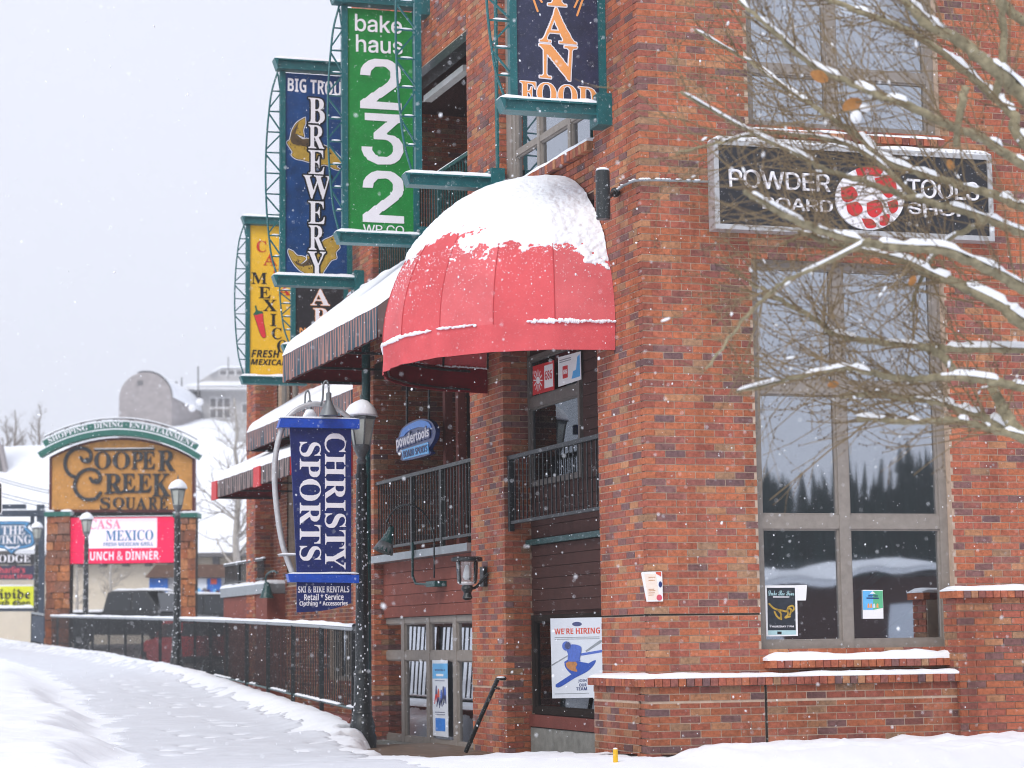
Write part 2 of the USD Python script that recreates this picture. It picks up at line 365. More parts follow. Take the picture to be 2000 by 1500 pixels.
mat('neon_red', (.3, .02, .02), .3, .4, emit=((1.0, .10, .06), .55))
mat('tube_white', (.72, .72, .70), .4, .4)
mat('yellow_paint', (.72, .42, .01), .5, .4, var=.1)
mat('bark_pale', (.275, .24, .155), .9, .15, var=.5, scale=16, bump=.9, bscale=55)
mat('bark_twig', (.225, .165, .095), .8, .2, var=.25, scale=12)
mat('bud', (.07, .045, .03), .7, .3)
mat('leaf_dry', (.36, .17, .06), .8, .2, var=.25, scale=40)
mat('bark_grey', (.42, .39, .36), .9, .1, var=.25, scale=4)
mat('twig_grey', (.24, .205, .18), .9, .1, var=.2)
mat('conifer', (.018, .034, .03), .9, .1, var=.4, scale=3)
mat('shrub_dark', (.02, .03, .02), .9, .1, var=.4)
mat('awning_snow_base', (.86, .88, .92), .8, .2, var=.02, bump=.5, bscale=45)
# striped canvas: stripes run across the canvas, by a coordinate along the awning kept in the mesh
def stripes(name, axis, period, c1, c2, c3):
    usdkit.material(stage, L + name, {
        'g': ('geometry', {}), 'd': ('vector_math', {'math_type': 'dot_product', 'vector2': tuple(np.array(axis) / period)}),
        'fr': ('math', {'math_type': 'fraction'}), 'r': ('rgb_ramp', {'interpolate': False, 'ramp': [(0, c1), (.40, c2), (.52, c3), (.88, c2)]}),
        'p': ('principled_bsdf', {'roughness': .85, 'specular_ior_level': .2})},
        [('g.position', 'd.vector1'), ('d.value', 'fr.value1'), ('fr.value', 'r.fac'), ('r.color', 'p.base_color')], surface='p.BSDF')
stripes('awning_stripe', YA, .115, (.045, .085, .115), (.16, .12, .115), (.36, .19, .16))
stripes('awning_stripe_grey', YA, .16, (.05, .05, .055), (.16, .13, .125), (.27, .20, .19))
def glass(name, tint=(.75, .82, .9), mirror=.30, ior=1.9):
    usdkit.material(stage, L + name, {
        'g': ('geometry', {}), 'n': ('noise_texture', {'scale': .9, 'detail': 1.0}), 'b': ('bump', {'strength': .10, 'distance': .02}), 'fr': ('fresnel', {'IOR': ior}),
        'ma': ('math', {'math_type': 'add', 'value2': mirror, 'use_clamp': True}), 't': ('transparent_bsdf', {'color': (.82, .84, .84)}), 'gl': ('glossy_bsdf', {'color': tint, 'roughness': 0.018}), 'm': ('mix_closure', {})},
        [('g.position', 'n.vector'), ('n.fac', 'b.height'), ('b.normal', 'gl.normal'), ('fr.fac', 'ma.value1'), ('ma.value', 'm.fac'), ('t.BSDF', 'm.closure1'), ('gl.BSDF', 'm.closure2')], surface='m.closure')
glass('pane', mirror=.36, tint=(.80, .84, .90)); glass('pane_clear', mirror=.07, ior=1.5)
mat('snow_ground', (.86, .88, .92), .8, .25, var=.012, scale=2, bump=.3, bscale=34)
mat('snow_trodden', (.67, .69, .735), .8, .25, var=.06, scale=3.5, bump=.35, bscale=22)
glass('lantern_clear', tint=(.9, .9, .9), mirror=.12, ior=1.4)
mat('awning_seam', (.50, .065, .075), .85, .15, var=.1)
mat('lantern_metal', (.13, .14, .145), .5, .4, .3, var=.2, scale=20, frost=.3)
mat('slush', (.16, .145, .135), .55, .4, var=.5, scale=1.2, bump=.3, bscale=12)
mat('awning_red_lit', (.62, .125, .135), .85, .15, var=.16, scale=2.2, bump=.2, bscale=14, frost=.22)  # lighter alternate gores: shading between panels put into the fabric colour
mat('frame_dark', (.13, .112, .10), .55, .4, var=.2, scale=14)  # window frame colour with the recess shade painted in
# ------------------------------------------------------------------ the brick building
COURSE, BRL = .0677, .203
TONES = [((.52, .150, .066), 28), ((.46, .125, .066), 28), ((.40, .105, .066), 20), ((.31, .105, .082), 12), ((.21, .105, .098), 9), ((.16, .095, .098), 3), ((.52, .23, .11), 8), ((.38, .21, .115), 5)]
_tn, _tw = np.array([t for t, _ in TONES]), np.cumsum([w for _, w in TONES]) / sum(w for _, w in TONES)
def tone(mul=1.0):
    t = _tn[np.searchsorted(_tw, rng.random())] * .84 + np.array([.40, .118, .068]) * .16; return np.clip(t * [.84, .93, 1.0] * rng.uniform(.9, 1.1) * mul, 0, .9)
class Bricks:                                            # gathers bricks wall by wall; the 300 that show largest become parts
    def __init__(s): s.rec = []
    def wall(s, F, a0, a1, c0, c1, holes=(), quoin=None, thick=.035, proud=0.0, mul=1.0, plinth=None, off=0.0, owner=None, shear=0.0):
        k0, k1 = math.floor(c0 / COURSE), math.ceil(c1 / COURSE)
        for k in range(k0, k1):
            z0, z1 = max(c0, k * COURSE + .005), min(c1, (k + 1) * COURSE - .005)
            if z1 - z0 < .02: continue
            lo = a0
            if quoin is not None: lo = a0 + (0 if (k + quoin) % 2 == 0 else .1015)
            st = (a0 + off if quoin is not None else off) + ((k + (quoin or 0)) % 2) * BRL / 2
            j = math.floor((lo - st) / BRL + 1e-6)
            while st + j * BRL < a1:
                x0, x1 = max(lo, st + j * BRL), min(a1, st + (j + 1) * BRL); j += 1
                segs = [(x0 + (0 if x0 == lo and quoin is not None else .005), x1 - .005)]
                for h in holes:
                    if h[2] < (z0 + z1) / 2 < h[3]:
                        segs = [y for x in segs for y in ((x[0], min(x[1], h[0])), (max(x[0], h[1]), x[1])) if y[1] - y[0] > 0]
                for u, v in segs:
                    if v - u < .03: continue
                    pr = proud + rng.uniform(-.002, .002); zz = z1 - (.016 if plinth is not None and z0 < plinth <= z0 + COURSE else 0)
                    t = .098 if quoin is not None and u < a0 + .02 else thick
                    e = -pr if quoin is not None and u == a0 else 0
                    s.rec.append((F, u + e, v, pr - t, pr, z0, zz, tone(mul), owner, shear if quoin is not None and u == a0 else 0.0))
    def rowlock(s, F, a0, a1, b0, b1, c0, c1, pitch=.079, mul=1.0, owner=None):
        n = max(1, round((a1 - a0) / pitch)); w = (a1 - a0) / n
        for i in range(n):
            d = rng.uniform(-.003, .003)
            s.rec.append((F, a0 + i * w + .004, a0 + (i + 1) * w - .004, b0, b1 + d, c0, c1 + d * .6, tone(mul), owner, 0.0))
    def emit(s, T, keep, most=300, mat='brick'):
        def shown(r):
            F, a0, a1, b0, b1, c0, c1 = r[:7]
            q = [proj(F.w(a, b1, c)) for a, c in ((a0, c0), (a1, c0), (a1, c1), (a0, c1))]
            x, y = np.array([p[0] for p in q]), np.array([p[1] for p in q])
            if x.min() < 5 or x.max() > 1995 or y.min() < 5 or y.max() > 1450: return 0
            A = abs(np.dot(x, np.roll(y, 1)) - np.dot(y, np.roll(x, 1))) / 2
            return A if keep(x.mean(), y.mean()) else 0
        order = sorted(range(len(s.rec)), key=lambda i: -shown(s.rec[i])); top = set(order[:most]); rest = MB()
        for i, r in enumerate(s.rec):
            m = MB().box(*r[:7], r[7])
            if r[9]: m.v[0][[0, 4]] += r[0].ex * r[9] * r[3]
            if i in top: part(r[8] or T, 'brick', m, mat)
            else: rest.add(m.v[0], m.f[0]); rest.t.append(m.t[0])
        part(T, 'brick_courses', rest, mat, kind='stuff')
def slab(mb, F, a0, a1, b0, b1, c0, c1, holes=()):        # a wall slab with rectangular openings, cut into butted boxes
    cs = sorted({c0, c1, *[min(max(x, c0), c1) for h in holes for x in h[2:4]]})
    for z0, z1 in zip(cs, cs[1:]):
        if z1 - z0 < 1e-4: continue
        segs = [(a0, a1)]
        for h in holes:
            if h[2] <= z0 + 1e-6 and h[3] >= z1 - 1e-6:
                segs = [y for x in segs for y in ((x[0], min(x[1], h[0])), (max(x[0], h[1]), x[1])) if y[1] - y[0] > 1e-4]
        for u, v in segs: mb.box(F, u, v, b0, b1, z0, z1)
def window(T, F, acuts, ccuts, b, w=.07, wm=None, hm=None, d=.08, glassmat='pane', matn='window_frame', name='window'):
    wm, hm = wm or w, hm or w; mb = MB(); a0, a1, c0, c1 = acuts[0], acuts[-1], ccuts[0], ccuts[-1]
    A = [(a0, a0 + w)] + [(x - wm / 2, x + wm / 2) for x in acuts[1:-1]] + [(a1 - w, a1)]
    C = [(c0, c0 + w)] + [(x - hm / 2, x + hm / 2) for x in ccuts[1:-1]] + [(c1 - w, c1)]
    for x in A: mb.box(F, *x, b - d, b, c0, c1)
    for i in range(len(A) - 1):
        for y in C: mb.box(F, A[i][1], A[i + 1][0], b - d, b - .006, *y)
    lip = .018                                            # the beads that hold the panes
    for i in range(len(A) - 1):
        for j in range(len(C) - 1):
            u, v, y, z = A[i][1], A[i + 1][0], C[j][1], C[j + 1][0]
            mb.box(F, u, u + lip, b - d + .01, b - .022, y, z); mb.box(F, v - lip, v, b - d + .01, b - .022, y, z)
            mb.box(F, u + lip, v - lip, b - d + .01, b - .024, y, y + lip); mb.box(F, u + lip, v - lip, b - d + .01, b - .024, z - lip, z)
    W = part(T, name, mb, matn)
    for i in range(len(A) - 1):
        for j in range(len(C) - 1):
            part(W, 'pane', MB().box(F, A[i][1] + lip * .5, A[i + 1][0] - lip * .5, b - d * .62, b - d * .62 + .006, C[j][1] + lip * .5, C[j + 1][0] - lip * .5), glassmat)
    return W
def planks(T, F, a0, a1, b0, b1, c0, c1, h=.11, matn='siding', parent=None):
    n = max(1, round((c1 - c0) / h)); h = (c1 - c0) / n
    for i in range(n):
        part(parent or T, 'plank', MB().box(F, a0, a1, b0, b1 + rng.uniform(-.002, .002), c0 + i * h + .003, c0 + (i + 1) * h - .003), matn)
def railing(T, F, a0, a1, b, c0, c1, gap=.11, posts=(), matn='dark_green_steel', r=.009, snow=0.0, name='balcony_railing'):
    R = part(T, name, MB().box(F, a0, a1, b - .03, b + .03, c1 - .045, c1).box(F, a0, a1, b - .02, b + .02, c0 + .08, c0 + .115), matn)
    n = int((a1 - a0) / gap)
    for i in range(n + 1):
        a = a0 + (i + .5) * (a1 - a0) / (n + 1)
        part(R, 'baluster', MB().box(F, a - r, a + r, b - r, b + r, c0 + .115, c1 - .045), matn)
    for a in posts: part(R, 'railing_post', MB().box(F, a - .028, a + .028, b - .028, b + .028, c0, c1 - .046), matn)
    if snow: part(R, 'snow_cap', MB().snow(F, a0, a1, b - .028, b + .028, c1 - .002, snow, seed=3), 'snow', smooth=60)
    return R

B = thing('brick_building', 'red brick corner building with tall windows, piers, recessed balconies and snow on its ledges', 'building', [0, 0, 0])
BK = Bricks()
TOP = 11.2
Y1, Y2, Y3, Y4, Y5 = LF.a(1175), LF.a(988), LF.a(922), LF.a(731), LF.a(690)
# window front: corner pier, three tall windows seen in part
wa0, wa1 = RF.a(1478, 900), RF.a(1856, 900)
wb = -.10
wc0, wc1 = RF.c(1655, 1268), RF.c(1655, 508)
ua0, ua1 = RF.a(1460, 150), RF.a(1832, 150)
uc0 = RF.c(1640, 258)
plinth = RF.c(1400, 1199)
RE = 7.5
holesR = [(wa0, wa1, wc0, wc1), (ua0, ua1, uc0, TOP + 1)]
mb = MB(); slab(mb, RF, .007, RE, -.34, -.006, -.4, TOP - 2.4, holesR)
wall_r = part(B, 'wall', mb, 'mortar', label='brick wall with the tall windows, right of the corner')
BK.wall(RF, 0, RE, -.3, TOP - 2.42, [(h[0] - .004, h[1] + .004, h[2] - .004, h[3] + .004) for h in holesR], quoin=0, plinth=plinth, owner=wall_r, shear=.069)
zj = (math.ceil((plinth - .005) / COURSE) - 1 + 1) * COURSE
part(B, 'shadow_joint', MB().box(RF, .004, wa0 - .01, -.02, -.0035, zj - .014, zj + .001).box(RF, wa1 + .01, RE, -.02, -.0035, zj - .014, zj + .001).box(LF, .004, Y1, -.02, -.0035, zj - .014, zj + .001), 'dark_joint', kind='stuff')  # dark strip painting the shadow line at the plinth
zw = lambda y: RF.c(1655, y)
window(B, RF, [wa0, RF.a(1655, 900), wa1], [wc0, zw(1018), zw(756), wc1], wb, w=.085, wm=.115, hm=.135, d=.09)
window(B, RF, [ua0, RF.a(1632, 130), ua1], [uc0, RF.c(1632, 137), uc0 + 2.6], wb, w=.085, wm=.115, hm=.10, d=.09)
# sills with snow
sb = RF.c(1650, 1302)
BK.rowlock(RF, RF.a(1492, 1295), RF.a(1874, 1290), -.12, .13, sb, sb + .068)
part(B, 'snow_cap', MB().snow(RF, RF.a(1490, 1295), RF.a(1874, 1290), -.09, .125, sb + .068, .085, seed=5), 'snow', smooth=60)
BK.rowlock(RF, ua0 - .02, ua1 + .02, -.10, .05, uc0 - .10, uc0 - .03)
part(B, 'snow_cap', MB().snow(RF, ua0, ua1 + .02, -.08, .045, uc0 - .03, .035, seed=6), 'snow', smooth=60)
# the rooms behind the glass
mb = MB(); mb.box(RF, .6, RE, -4.2, -4.1, -.3, TOP - 2.4); mb.box(RF, .3, RE, -4.1, -.34, 4.35, 4.7); mb.box(RF, .3, RE, -4.1, -.34, -.3, -.05); mb.box(RF, RE - .1, RE, -4.1, -.34, -.05, 4.35)
part(B, 'interior_wall', mb, 'interior_mid')
mb = MB()
for (x0, y0), (x1, y1) in (((1560, 1268), (1668, 1165)), ((1668, 1165), (1760, 1085)), ((1690, 1268), (1850, 1140))):
    a, c = RF.at(x0, y0, -1.4); a2, c2 = RF.at(x1, y1, -1.4); mb.bar(RF.w(a, -1.4, c), RF.w(a2, -1.4, c2), .06)
part(B, 'stair_rail', mb, 'teal_steel', label='teal stair rail inside the lower window')
# wing wall at the right with its snow-capped ledge
ga0 = RF.a(1874, 1300, .32); gc1 = RF.c(1930, 1168, .32)
part(B, 'wing_wall', MB().box(RF, ga0 + .01, RE, 0.02, .308, -.4, gc1), 'mortar')
BK.wall(RF.shifted(.32), ga0, RE, -.3, gc1, mul=.95)
BK.wall(Frame(RF.w(ga0, 0, 0), RN, -RD), .03, .29, -.3, gc1, mul=.9)
BK.rowlock(RF, ga0 - .03, RE, .02, .37, gc1 + .004, gc1 + .07)
part(B, 'snow_cap', MB().snow(RF, ga0 - .03, RE, .03, .37, gc1 + .072, .06, seed=8), 'snow', smooth=60)
# street front, first bay: corner pier, second pier
mb = MB(); slab(mb, LF, .10, Y1, -.34, -.006, -.4, TOP)
pier1 = part(B, 'brick_pier', mb, 'mortar', label='corner pier seen from the street side')
BK.wall(LF, 0, Y1, -.3, TOP - .02, quoin=1, plinth=plinth, owner=pier1, shear=.069)
pier2 = part(B, 'brick_pier', MB().box(LF, Y2 + .012, Y3, -1.6, -.006, -.4, TOP), 'mortar')
BK.wall(LF, Y2, Y3, -.3, TOP - .02, off=Y2, quoin=0, plinth=LF.c(955, 1346), owner=pier2, mul=1.02)
RET = Frame([0, Y2, 0], XA, -YA)
BK.wall(RET, 0, .34, -.3, TOP - .02, quoin=1, owner=pier2, mul=.7)  # return face darkened: recess shade put into the brick tone
PA = Frame([0, Y1, 0], XA, YA)
BK.wall(PA, .03, .34, -.3, TOP - .02, owner=pier1)
RB = -.305                                               # the recessed front between the two piers
zc = lambda y: LF.c(1105, y, RB)
s1 = LF.c(1108, 322)                                     # underside of the sill over the dome
z686 = zc(672)
mb = MB(); slab(mb, LF, Y1, Y2, RB - .25, RB - .03, -.4, s1 - .5, [(LF.a(1136, 850, RB), Y2 - .02, zc(938), z686), (Y1, LF.a(1050, 1300, RB), zc(1393), zc(1203))])
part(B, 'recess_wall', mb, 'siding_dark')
BF1 = LF.shifted(RB)
part(B, 'plinth', MB().box(BF1, Y1 + .02, Y2 - .02, -.02, .03, -.4, zc(1426)), 'concrete')
part(B, 'trim_board', MB().box(BF1, Y1 + .02, Y2 - .02, -.02, .045, zc(1424), zc(1400)), 'red_trim')
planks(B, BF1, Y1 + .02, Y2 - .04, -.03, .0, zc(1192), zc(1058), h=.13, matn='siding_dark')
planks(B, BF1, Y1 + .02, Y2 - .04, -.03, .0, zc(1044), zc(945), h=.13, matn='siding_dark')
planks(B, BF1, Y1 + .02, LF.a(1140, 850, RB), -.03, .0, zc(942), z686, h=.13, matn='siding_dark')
part(B, 'steel_band', MB().box(BF1, Y1 + .01, Y2 - .01, -.03, .06, zc(1057), zc(1046)), 'dark_green_steel')
window(B, BF1, [Y1 - .05, Y2 - .06], [zc(1398), zc(1199)], .02, w=.07, d=.07, glassmat='pane_clear', matn='interior_dark')
w686 = window(B, BF1, [LF.a(1136, 850, RB), Y2 - .03], [zc(938), zc(768), z686], .02, w=.05, hm=.12, d=.07, glassmat='pane_clear', matn='frame_dark')
railing(B, LF, Y1 + .01, Y2 - .01, -.06, LF.c(1105, 1022, -.06), LF.c(1105, 864, -.06), gap=.13, posts=(Y1 + .05, Y2 - .06), matn='black_steel', r=.006)
mb = MB().box(LF, Y1 - .3, Y3, -2.6, -2.5, -.4, s1 - .4).box(LF, Y1 - .3, Y1 - .2, -2.5, -.56, -.4, s1 - .4); part(B, 'interior_wall', mb, 'interior_dark')
part(B, 'door_soffit', MB().box(LF, Y1, Y2, -.56, -.02, s1 - .5, s1 - .42), 'siding_dark')
# spandrel, sill and upper window over the dome
mb = MB(); mb.box(LF, Y1, Y2, -.3, -.022, s1 - .42, s1); part(B, 'wall', mb, 'mortar', label='short brick wall under the window above the red dome')
BK.wall(LF.shifted(-.01), Y1, Y2, s1 - .42, s1, mul=.95)
BK.rowlock(LF, Y1 + .02, Y2 - .02, -.14, .06, s1 + .004, s1 + .10)
part(B, 'snow_cap', MB().snow(LF, Y1 + .02, Y2 - .02, -.12, .055, s1 + .10, .05, seed=9), 'snow', smooth=60)
window(B, LF, [Y1 + .01, LF.a(1111, 250, -.1), LF.a(1051, 280, -.1), Y2 - .16], [s1 + .10, LF.c(1051, 272, -.1), s1 + 2.9], -.1, w=.07, wm=.075, hm=.07, d=.08)
part(B, 'window_jamb', MB().box(LF, Y2 - .16, Y2 - .001, -.3, -.08, s1 + .10, TOP - .3), 'window_frame')
mb = MB().box(LF, Y1 - .3, Y3, -2.6, -2.5, s1 - .3, TOP).box(LF, Y1, Y2, -2.5, -.3, s1 - .42, s1 - .2); part(B, 'interior_wall', mb, 'interior_dark')
# second bay: shop windows below, balcony, loggia above
SB = -.13
BF2 = LF.shifted(SB)
yb = lambda y: LF.c(835, y, SB)
z_top2, z_bot2 = yb(1204), yb(1456)
fl = LF.c(835, 1076, 0)                                  # top of the balcony's edge board
cut = [LF.a(925, 1280, SB), LF.a(883, 1280, SB), LF.a(831, 1280, SB), LF.a(782, 1280, SB), LF.a(739, 1280, SB)]
window(B, BF2, cut, [z_bot2, yb(1281), z_top2], -.03, w=.075, wm=.13, hm=.11, d=.07, glassmat='pane', name='shop_window')
planks(B, BF2, Y3 + .005, Y4 - .01, -.06, 0, z_top2 + .004, fl - .07, h=.135)
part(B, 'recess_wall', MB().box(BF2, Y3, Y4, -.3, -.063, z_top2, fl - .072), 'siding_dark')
part(B, 'edge_board', MB().box(LF, Y3 + .004, Y4 - .004, -.3, .05, fl - .07, fl + .025), 'grey_steel')
part(B, 'threshold', MB().box(LF, Y3, Y4, -.5, .02, -.35, z_bot2 - .002), 'concrete')
bk = -1.35
zB = LF.c(835, 742, 0)
mb = MB().box(LF, Y3 - .3, Y4 + .3, bk - .2, bk, fl - .1, zB + .6).box(LF, Y3, Y4, bk, -.31, fl - .05, fl + .02).box(LF, Y3, Y4, bk, -.02, zB + .3, zB + .5)
part(B, 'balcony_recess', mb, 'interior_mid')
RFB = LF.shifted(bk)
for x0, x1 in ((790, 817), (823, 851)):
    mb = MB(); a0, a1 = LF.a(x1, 960, bk), LF.a(x0, 960, bk); part(B, 'roller_blind', mb.box(RFB, a0, a1, .012, .02, LF.c(820, 1040, bk), LF.c(820, 893, bk)), 'white_paint')  # white panels painting the bright sky and snow that shows in the glass
window(B, RFB, [LF.a(887, 950, bk), LF.a(854, 950, bk), LF.a(820, 950, bk), LF.a(786, 950, bk)], [fl + .02, LF.c(820, 892, bk), zB + .1], .05, w=.06, d=.06, glassmat='pane_clear')
for x in (893, 868, 757): part(B, 'timber_post', MB().box(LF, LF.a(x, 900, -.4) - .05, LF.a(x, 900, -.4) + .05, -.5, -.4, fl + .02, zB + .3), 'red_trim')
railing(B, LF, Y3 + .01, Y4 - .01, -.05, fl + .03, LF.c(835, 917, -.05), gap=.115, posts=(Y3 + 1.2, Y3 + 2.4), matn='black_steel', r=.007)
P3 = part(B, 'brick_pier', MB().box(LF, Y4 + .012, Y5 - .012, -1.7, -.006, -.4, TOP), 'mortar')
BK.wall(LF, Y4, Y5, -.3, TOP - .02, quoin=0, owner=P3)
BK.wall(Frame([0, Y4, 0], XA, -YA), 0, 1.6, -.3, TOP - .02, quoin=1, owner=P3, mul=.8)  # shade of the bay painted into these return bricks
# spandrel and loggia
lf = LF.c(755, 540)                                      # loggia floor edge
lt = LF.c(866, 116)                                      # loggia head
mb = MB().box(LF, Y3, Y4, -.3, -.016, zB + .5, lf - .08); part(B, 'wall', mb, 'mortar', label='brick band under the loggia balcony')
BK.wall(LF.shifted(-.01), Y3, Y4, zB + .5, lf - .08)
BK.rowlock(LF, Y3 + .01, Y5 + .05, -.16, .07, lf - .075, lf)
part(B, 'snow_cap', MB().snow(LF, Y3 + .01, Y5 + .05, -.02, .065, lf, .06, seed=10), 'snow', smooth=60)
part(B, 'loggia_floor', MB().box(LF, Y3, Y4, -1.6, -.16, lf - .2, lf - .02), 'siding_dark')
LG = -1.6
part(B, 'recess_wall', MB().box(LF, Y3 - .2, Y4 + .2, LG - .2, LG - .05, lf - .1, lt + .4), 'siding_dark')
planks(B, LF.shifted(LG), Y3, Y4, -.05, 0, lf, lt, h=.14, matn='siding_dark')
part(B, 'loggia_ceiling', MB().box(LF, Y3, Y4, -1.6, -.02, lt + .12, lt + .3), 'siding_dark')
part(B, 'steel_lintel', MB().box(LF, Y3, Y4, -.2, .0, lt, lt + .12), 'black_steel')
part(B, 'wall', MB().box(LF, Y3, Y4, -.3, -.006, lt + .12, TOP), 'mortar', label='brick wall above the loggia')
BK.wall(LF, Y3, Y4, lt + .122, TOP - .02, mul=.95)
railing(B, LF, Y3 + .01, Y4 - .01, -.08, lf, lf + 1.0, gap=.11, posts=(Y3 + 1.3, Y3 + 2.6), snow=.02)
a0, c0 = LF.at(912, 133, -.32); a1, c1 = LF.at(835, 190, -.32)
part(B, 'strip_light', MB().bar(LF.w(a0, -.32, c0), LF.w(a1, -.32, c0), .11, .08), 'tube_white', label='long white fluorescent fitting under the loggia ceiling')
# the set-back part further along
SX = -1.7
ST = 8.4
SF = LF.shifted(SX)
sa = lambda px, py=1000: LF.a(px, py, SX)
E0, E1 = Y5, sa(516)
mb = MB(); z5 = LF.c(600, 1145, SX)
slab(mb, SF, E0 - .3, E1, -.3, -.006, -1.6, ST, [(sa(583), sa(540), LF.c(560, 840, SX), LF.c(560, 650, SX)), (sa(683), sa(560), LF.c(600, 1140, SX), LF.c(600, 900, SX)), (sa(688), sa(640), LF.c(660, 1330, SX), LF.c(660, 1218, SX))])
wall_s = part(B, 'wall', mb, 'mortar', label='set-back brick wall behind the blue hanging banner')
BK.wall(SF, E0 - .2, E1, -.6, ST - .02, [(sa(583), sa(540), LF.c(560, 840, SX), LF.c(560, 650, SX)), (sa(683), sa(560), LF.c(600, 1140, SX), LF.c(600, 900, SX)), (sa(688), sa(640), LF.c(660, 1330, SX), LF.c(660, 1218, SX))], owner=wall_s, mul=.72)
window(B, SF, [sa(583), sa(562), sa(540)], [LF.c(560, 840, SX), LF.c(560, 650, SX)], -.1, w=.06, glassmat='pane')
window(B, SF, [sa(683), sa(640), sa(600), sa(560)], [LF.c(600, 1140, SX), LF.c(600, 900, SX)], -.15, w=.07, glassmat='pane_clear')
window(B, SF, [sa(688), sa(664), sa(640)], [LF.c(660, 1330, SX), LF.c(660, 1218, SX)], -.1, w=.06, glassmat='pane')
part(B, 'interior_wall', MB().box(SF, E0 - .2, E1, -1.6, -1.5, -1.6, ST), 'interior_dark')
ec = (sa(516) + sa(534)) / 2
EP = part(B, 'brick_pier', MB().box(SF, sa(534) + .012, sa(516), -.25, .348, -1.6, LF.c(525, 700, SX)), 'mortar')
BK.wall(SF.shifted(.36), sa(534), sa(516), -.6, LF.c(525, 700, SX), quoin=0, owner=EP)
BK.wall(Frame(SF.w(sa(534), .36, 0), XA, -YA), 0, .7, -.6, LF.c(525, 700, SX), quoin=1, owner=EP, mul=.75)  # return bricks toned down to paint in the shaded side
# low red wall with balcony at the far end
e0, e1 = sa(557, 1150), LF.a(437, 1150, SX + .35)
LW = LF.shifted(SX + .35)
zl = LF.c(480, 1158, SX + .35)
part(B, 'terrace_wall', MB().box(LW, e0, e1, -.9, 0, -1.6, zl - .06), 'siding')
part(B, 'edge_board', MB().box(LW, e0, e1 + .05, -.9, .06, zl - .05, zl + .13), 'grey_steel')
part(B, 'snow_cap', MB().snow(LW, e0, e1 + .05, -.6, .06, zl + .13, .09, seed=12), 'snow', smooth=60)
railing(B, LW, e0 + .3, e1, -.02, zl + .14, LF.c(480, 1096, SX + .35), gap=.12, posts=(e0 + 1.2, e0 + 2.4), matn='black_steel', snow=.03)
part(B, 'roof', MB().box(WF, .05, 7.4, .6, Y5 - .05, TOP + .01, TOP + .12).box(WF, 1.72, 7.4, Y5, E1 - .02, ST + .01, ST + .15), 'snow')
part(B, 'rear_wall', MB().box(WF, 7.2, 7.4, .5, E1, -.5, ST - .1), 'mortar')
BK.emit(B, lambda x, y: (1262 < x < 1470 and 480 < y < 1300) or (1180 < x < 1262 and 700 < y < 1300))

# ------------------------------------------------------------------ low planter wall before the window front
pb = .26
PF = Frame(RF.w(-.0, pb, 0) - XA * .0, RD, RN)
p0, p1 = RF.a(1268, 1380, pb), RF.a(1878, 1380, pb)
pz = RF.c(1500, 1338, pb)
corner = RF.w(p0, pb, 0)
PL = thing('brick_planter_wall', 'low brick planter wall with snow on its brick capping, under the big shop window', 'low wall', corner)
PFF = Frame([corner[0], corner[1], 0], RD, RN); PLF = Frame([corner[0], corner[1], 0], YA, -XA)
plen = p1 - p0; ll = PLF.a(1160, 1390)
PK = Bricks()
core = part(PL, 'wall_core', MB().box(PFF, .007, plen, -pb + .02, -.006, -.3, pz).box(PLF, pb + .0, ll, -.35, -.006, -.3, pz), 'mortar')
jt = RF.a(1497, 1400, pb) - p0
for (u, v) in ((0, jt - .012), (jt + .012, plen)):
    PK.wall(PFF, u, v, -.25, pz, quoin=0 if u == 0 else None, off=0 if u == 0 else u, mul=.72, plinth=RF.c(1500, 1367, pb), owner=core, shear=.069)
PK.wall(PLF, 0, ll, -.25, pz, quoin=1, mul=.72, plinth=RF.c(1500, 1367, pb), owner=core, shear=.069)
part(PL, 'movement_joint', MB().box(PFF, jt - .010, jt + .010, -.02, .001, -.3, pz), 'dark_joint')
PK.rowlock(PFF, -.04, plen, -pb, .045, pz + .004, pz + .075, mul=.9)
PK.rowlock(PLF, .0, ll + .05, -.3, .045, pz + .002, pz + .072, mul=.9)
part(PL, 'snow_cap', MB().snow(PFF, -.04, plen, -pb + .02, .035, pz + .076, .05, seed=14).snow(PLF, .0, ll + .04, -.26, .04, pz + .074, .05, seed=15), 'snow', smooth=60)
PK.emit(PL, lambda x, y: True)
# ------------------------------------------------------------------ ground: snow rising along the street
FEN = [(693, 1228, 1388, 25.8), (600, 1221, 1366, 29.5), (460, 1214, 1331, 37.0), (347, 1210, 1307, 45.5), (200, 1206, 1283, 56.0), (100, 1204, 1268, 63.0)]
fb = np.array([dpt(x, yb_, d) for x, yt, yb_, d in FEN]); ft = np.array([dpt(x, yt, d) for x, yt, yb_, d in FEN])
dist = lambda P: (P[..., 0] - EYEP[0]) * HF[0] + (P[..., 1] - EYEP[1]) * HF[1]
late = lambda P: (P[..., 0] - EYEP[0]) * HR[0] + (P[..., 1] - EYEP[1]) * HR[1]
fd, fl_ = dist(fb), late(fb)
_o = np.argsort(fd)
def fence_lat(d):
    d = np.asarray(d, float)
    lo = fl_[_o][0] + (d - fd[_o][0]) * -.24; hi = fl_[_o][-1] + (d - fd[_o][-1]) * -.40
    return np.where(d < fd[_o][0], lo, np.where(d > fd[_o][-1], hi, np.interp(d, fd[_o], fl_[_o])))
sst = lambda x, a, b: (lambda t: t * t * (3 - 2 * t))(np.clip((x - a) / (b - a), 0, 1))
flat = lambda px, py, z=.02: (EYEP + ray(px, py) * ((z - EYE) / ray(px, py)[2]))[:2]
PAVE = [flat(1275, 1458, .24), flat(1180, 1473, .14), flat(1040, 1482, .04), flat(900, 1491), flat(745, 1484), flat(708, 1462), (-.40, 8.2), (.3, 9.0), (.8, .4), RF.w(.3, .1, 0)[:2]]
rise = lambda P: .20 * (1 - sst(P[..., 1], -.6, 4.2))
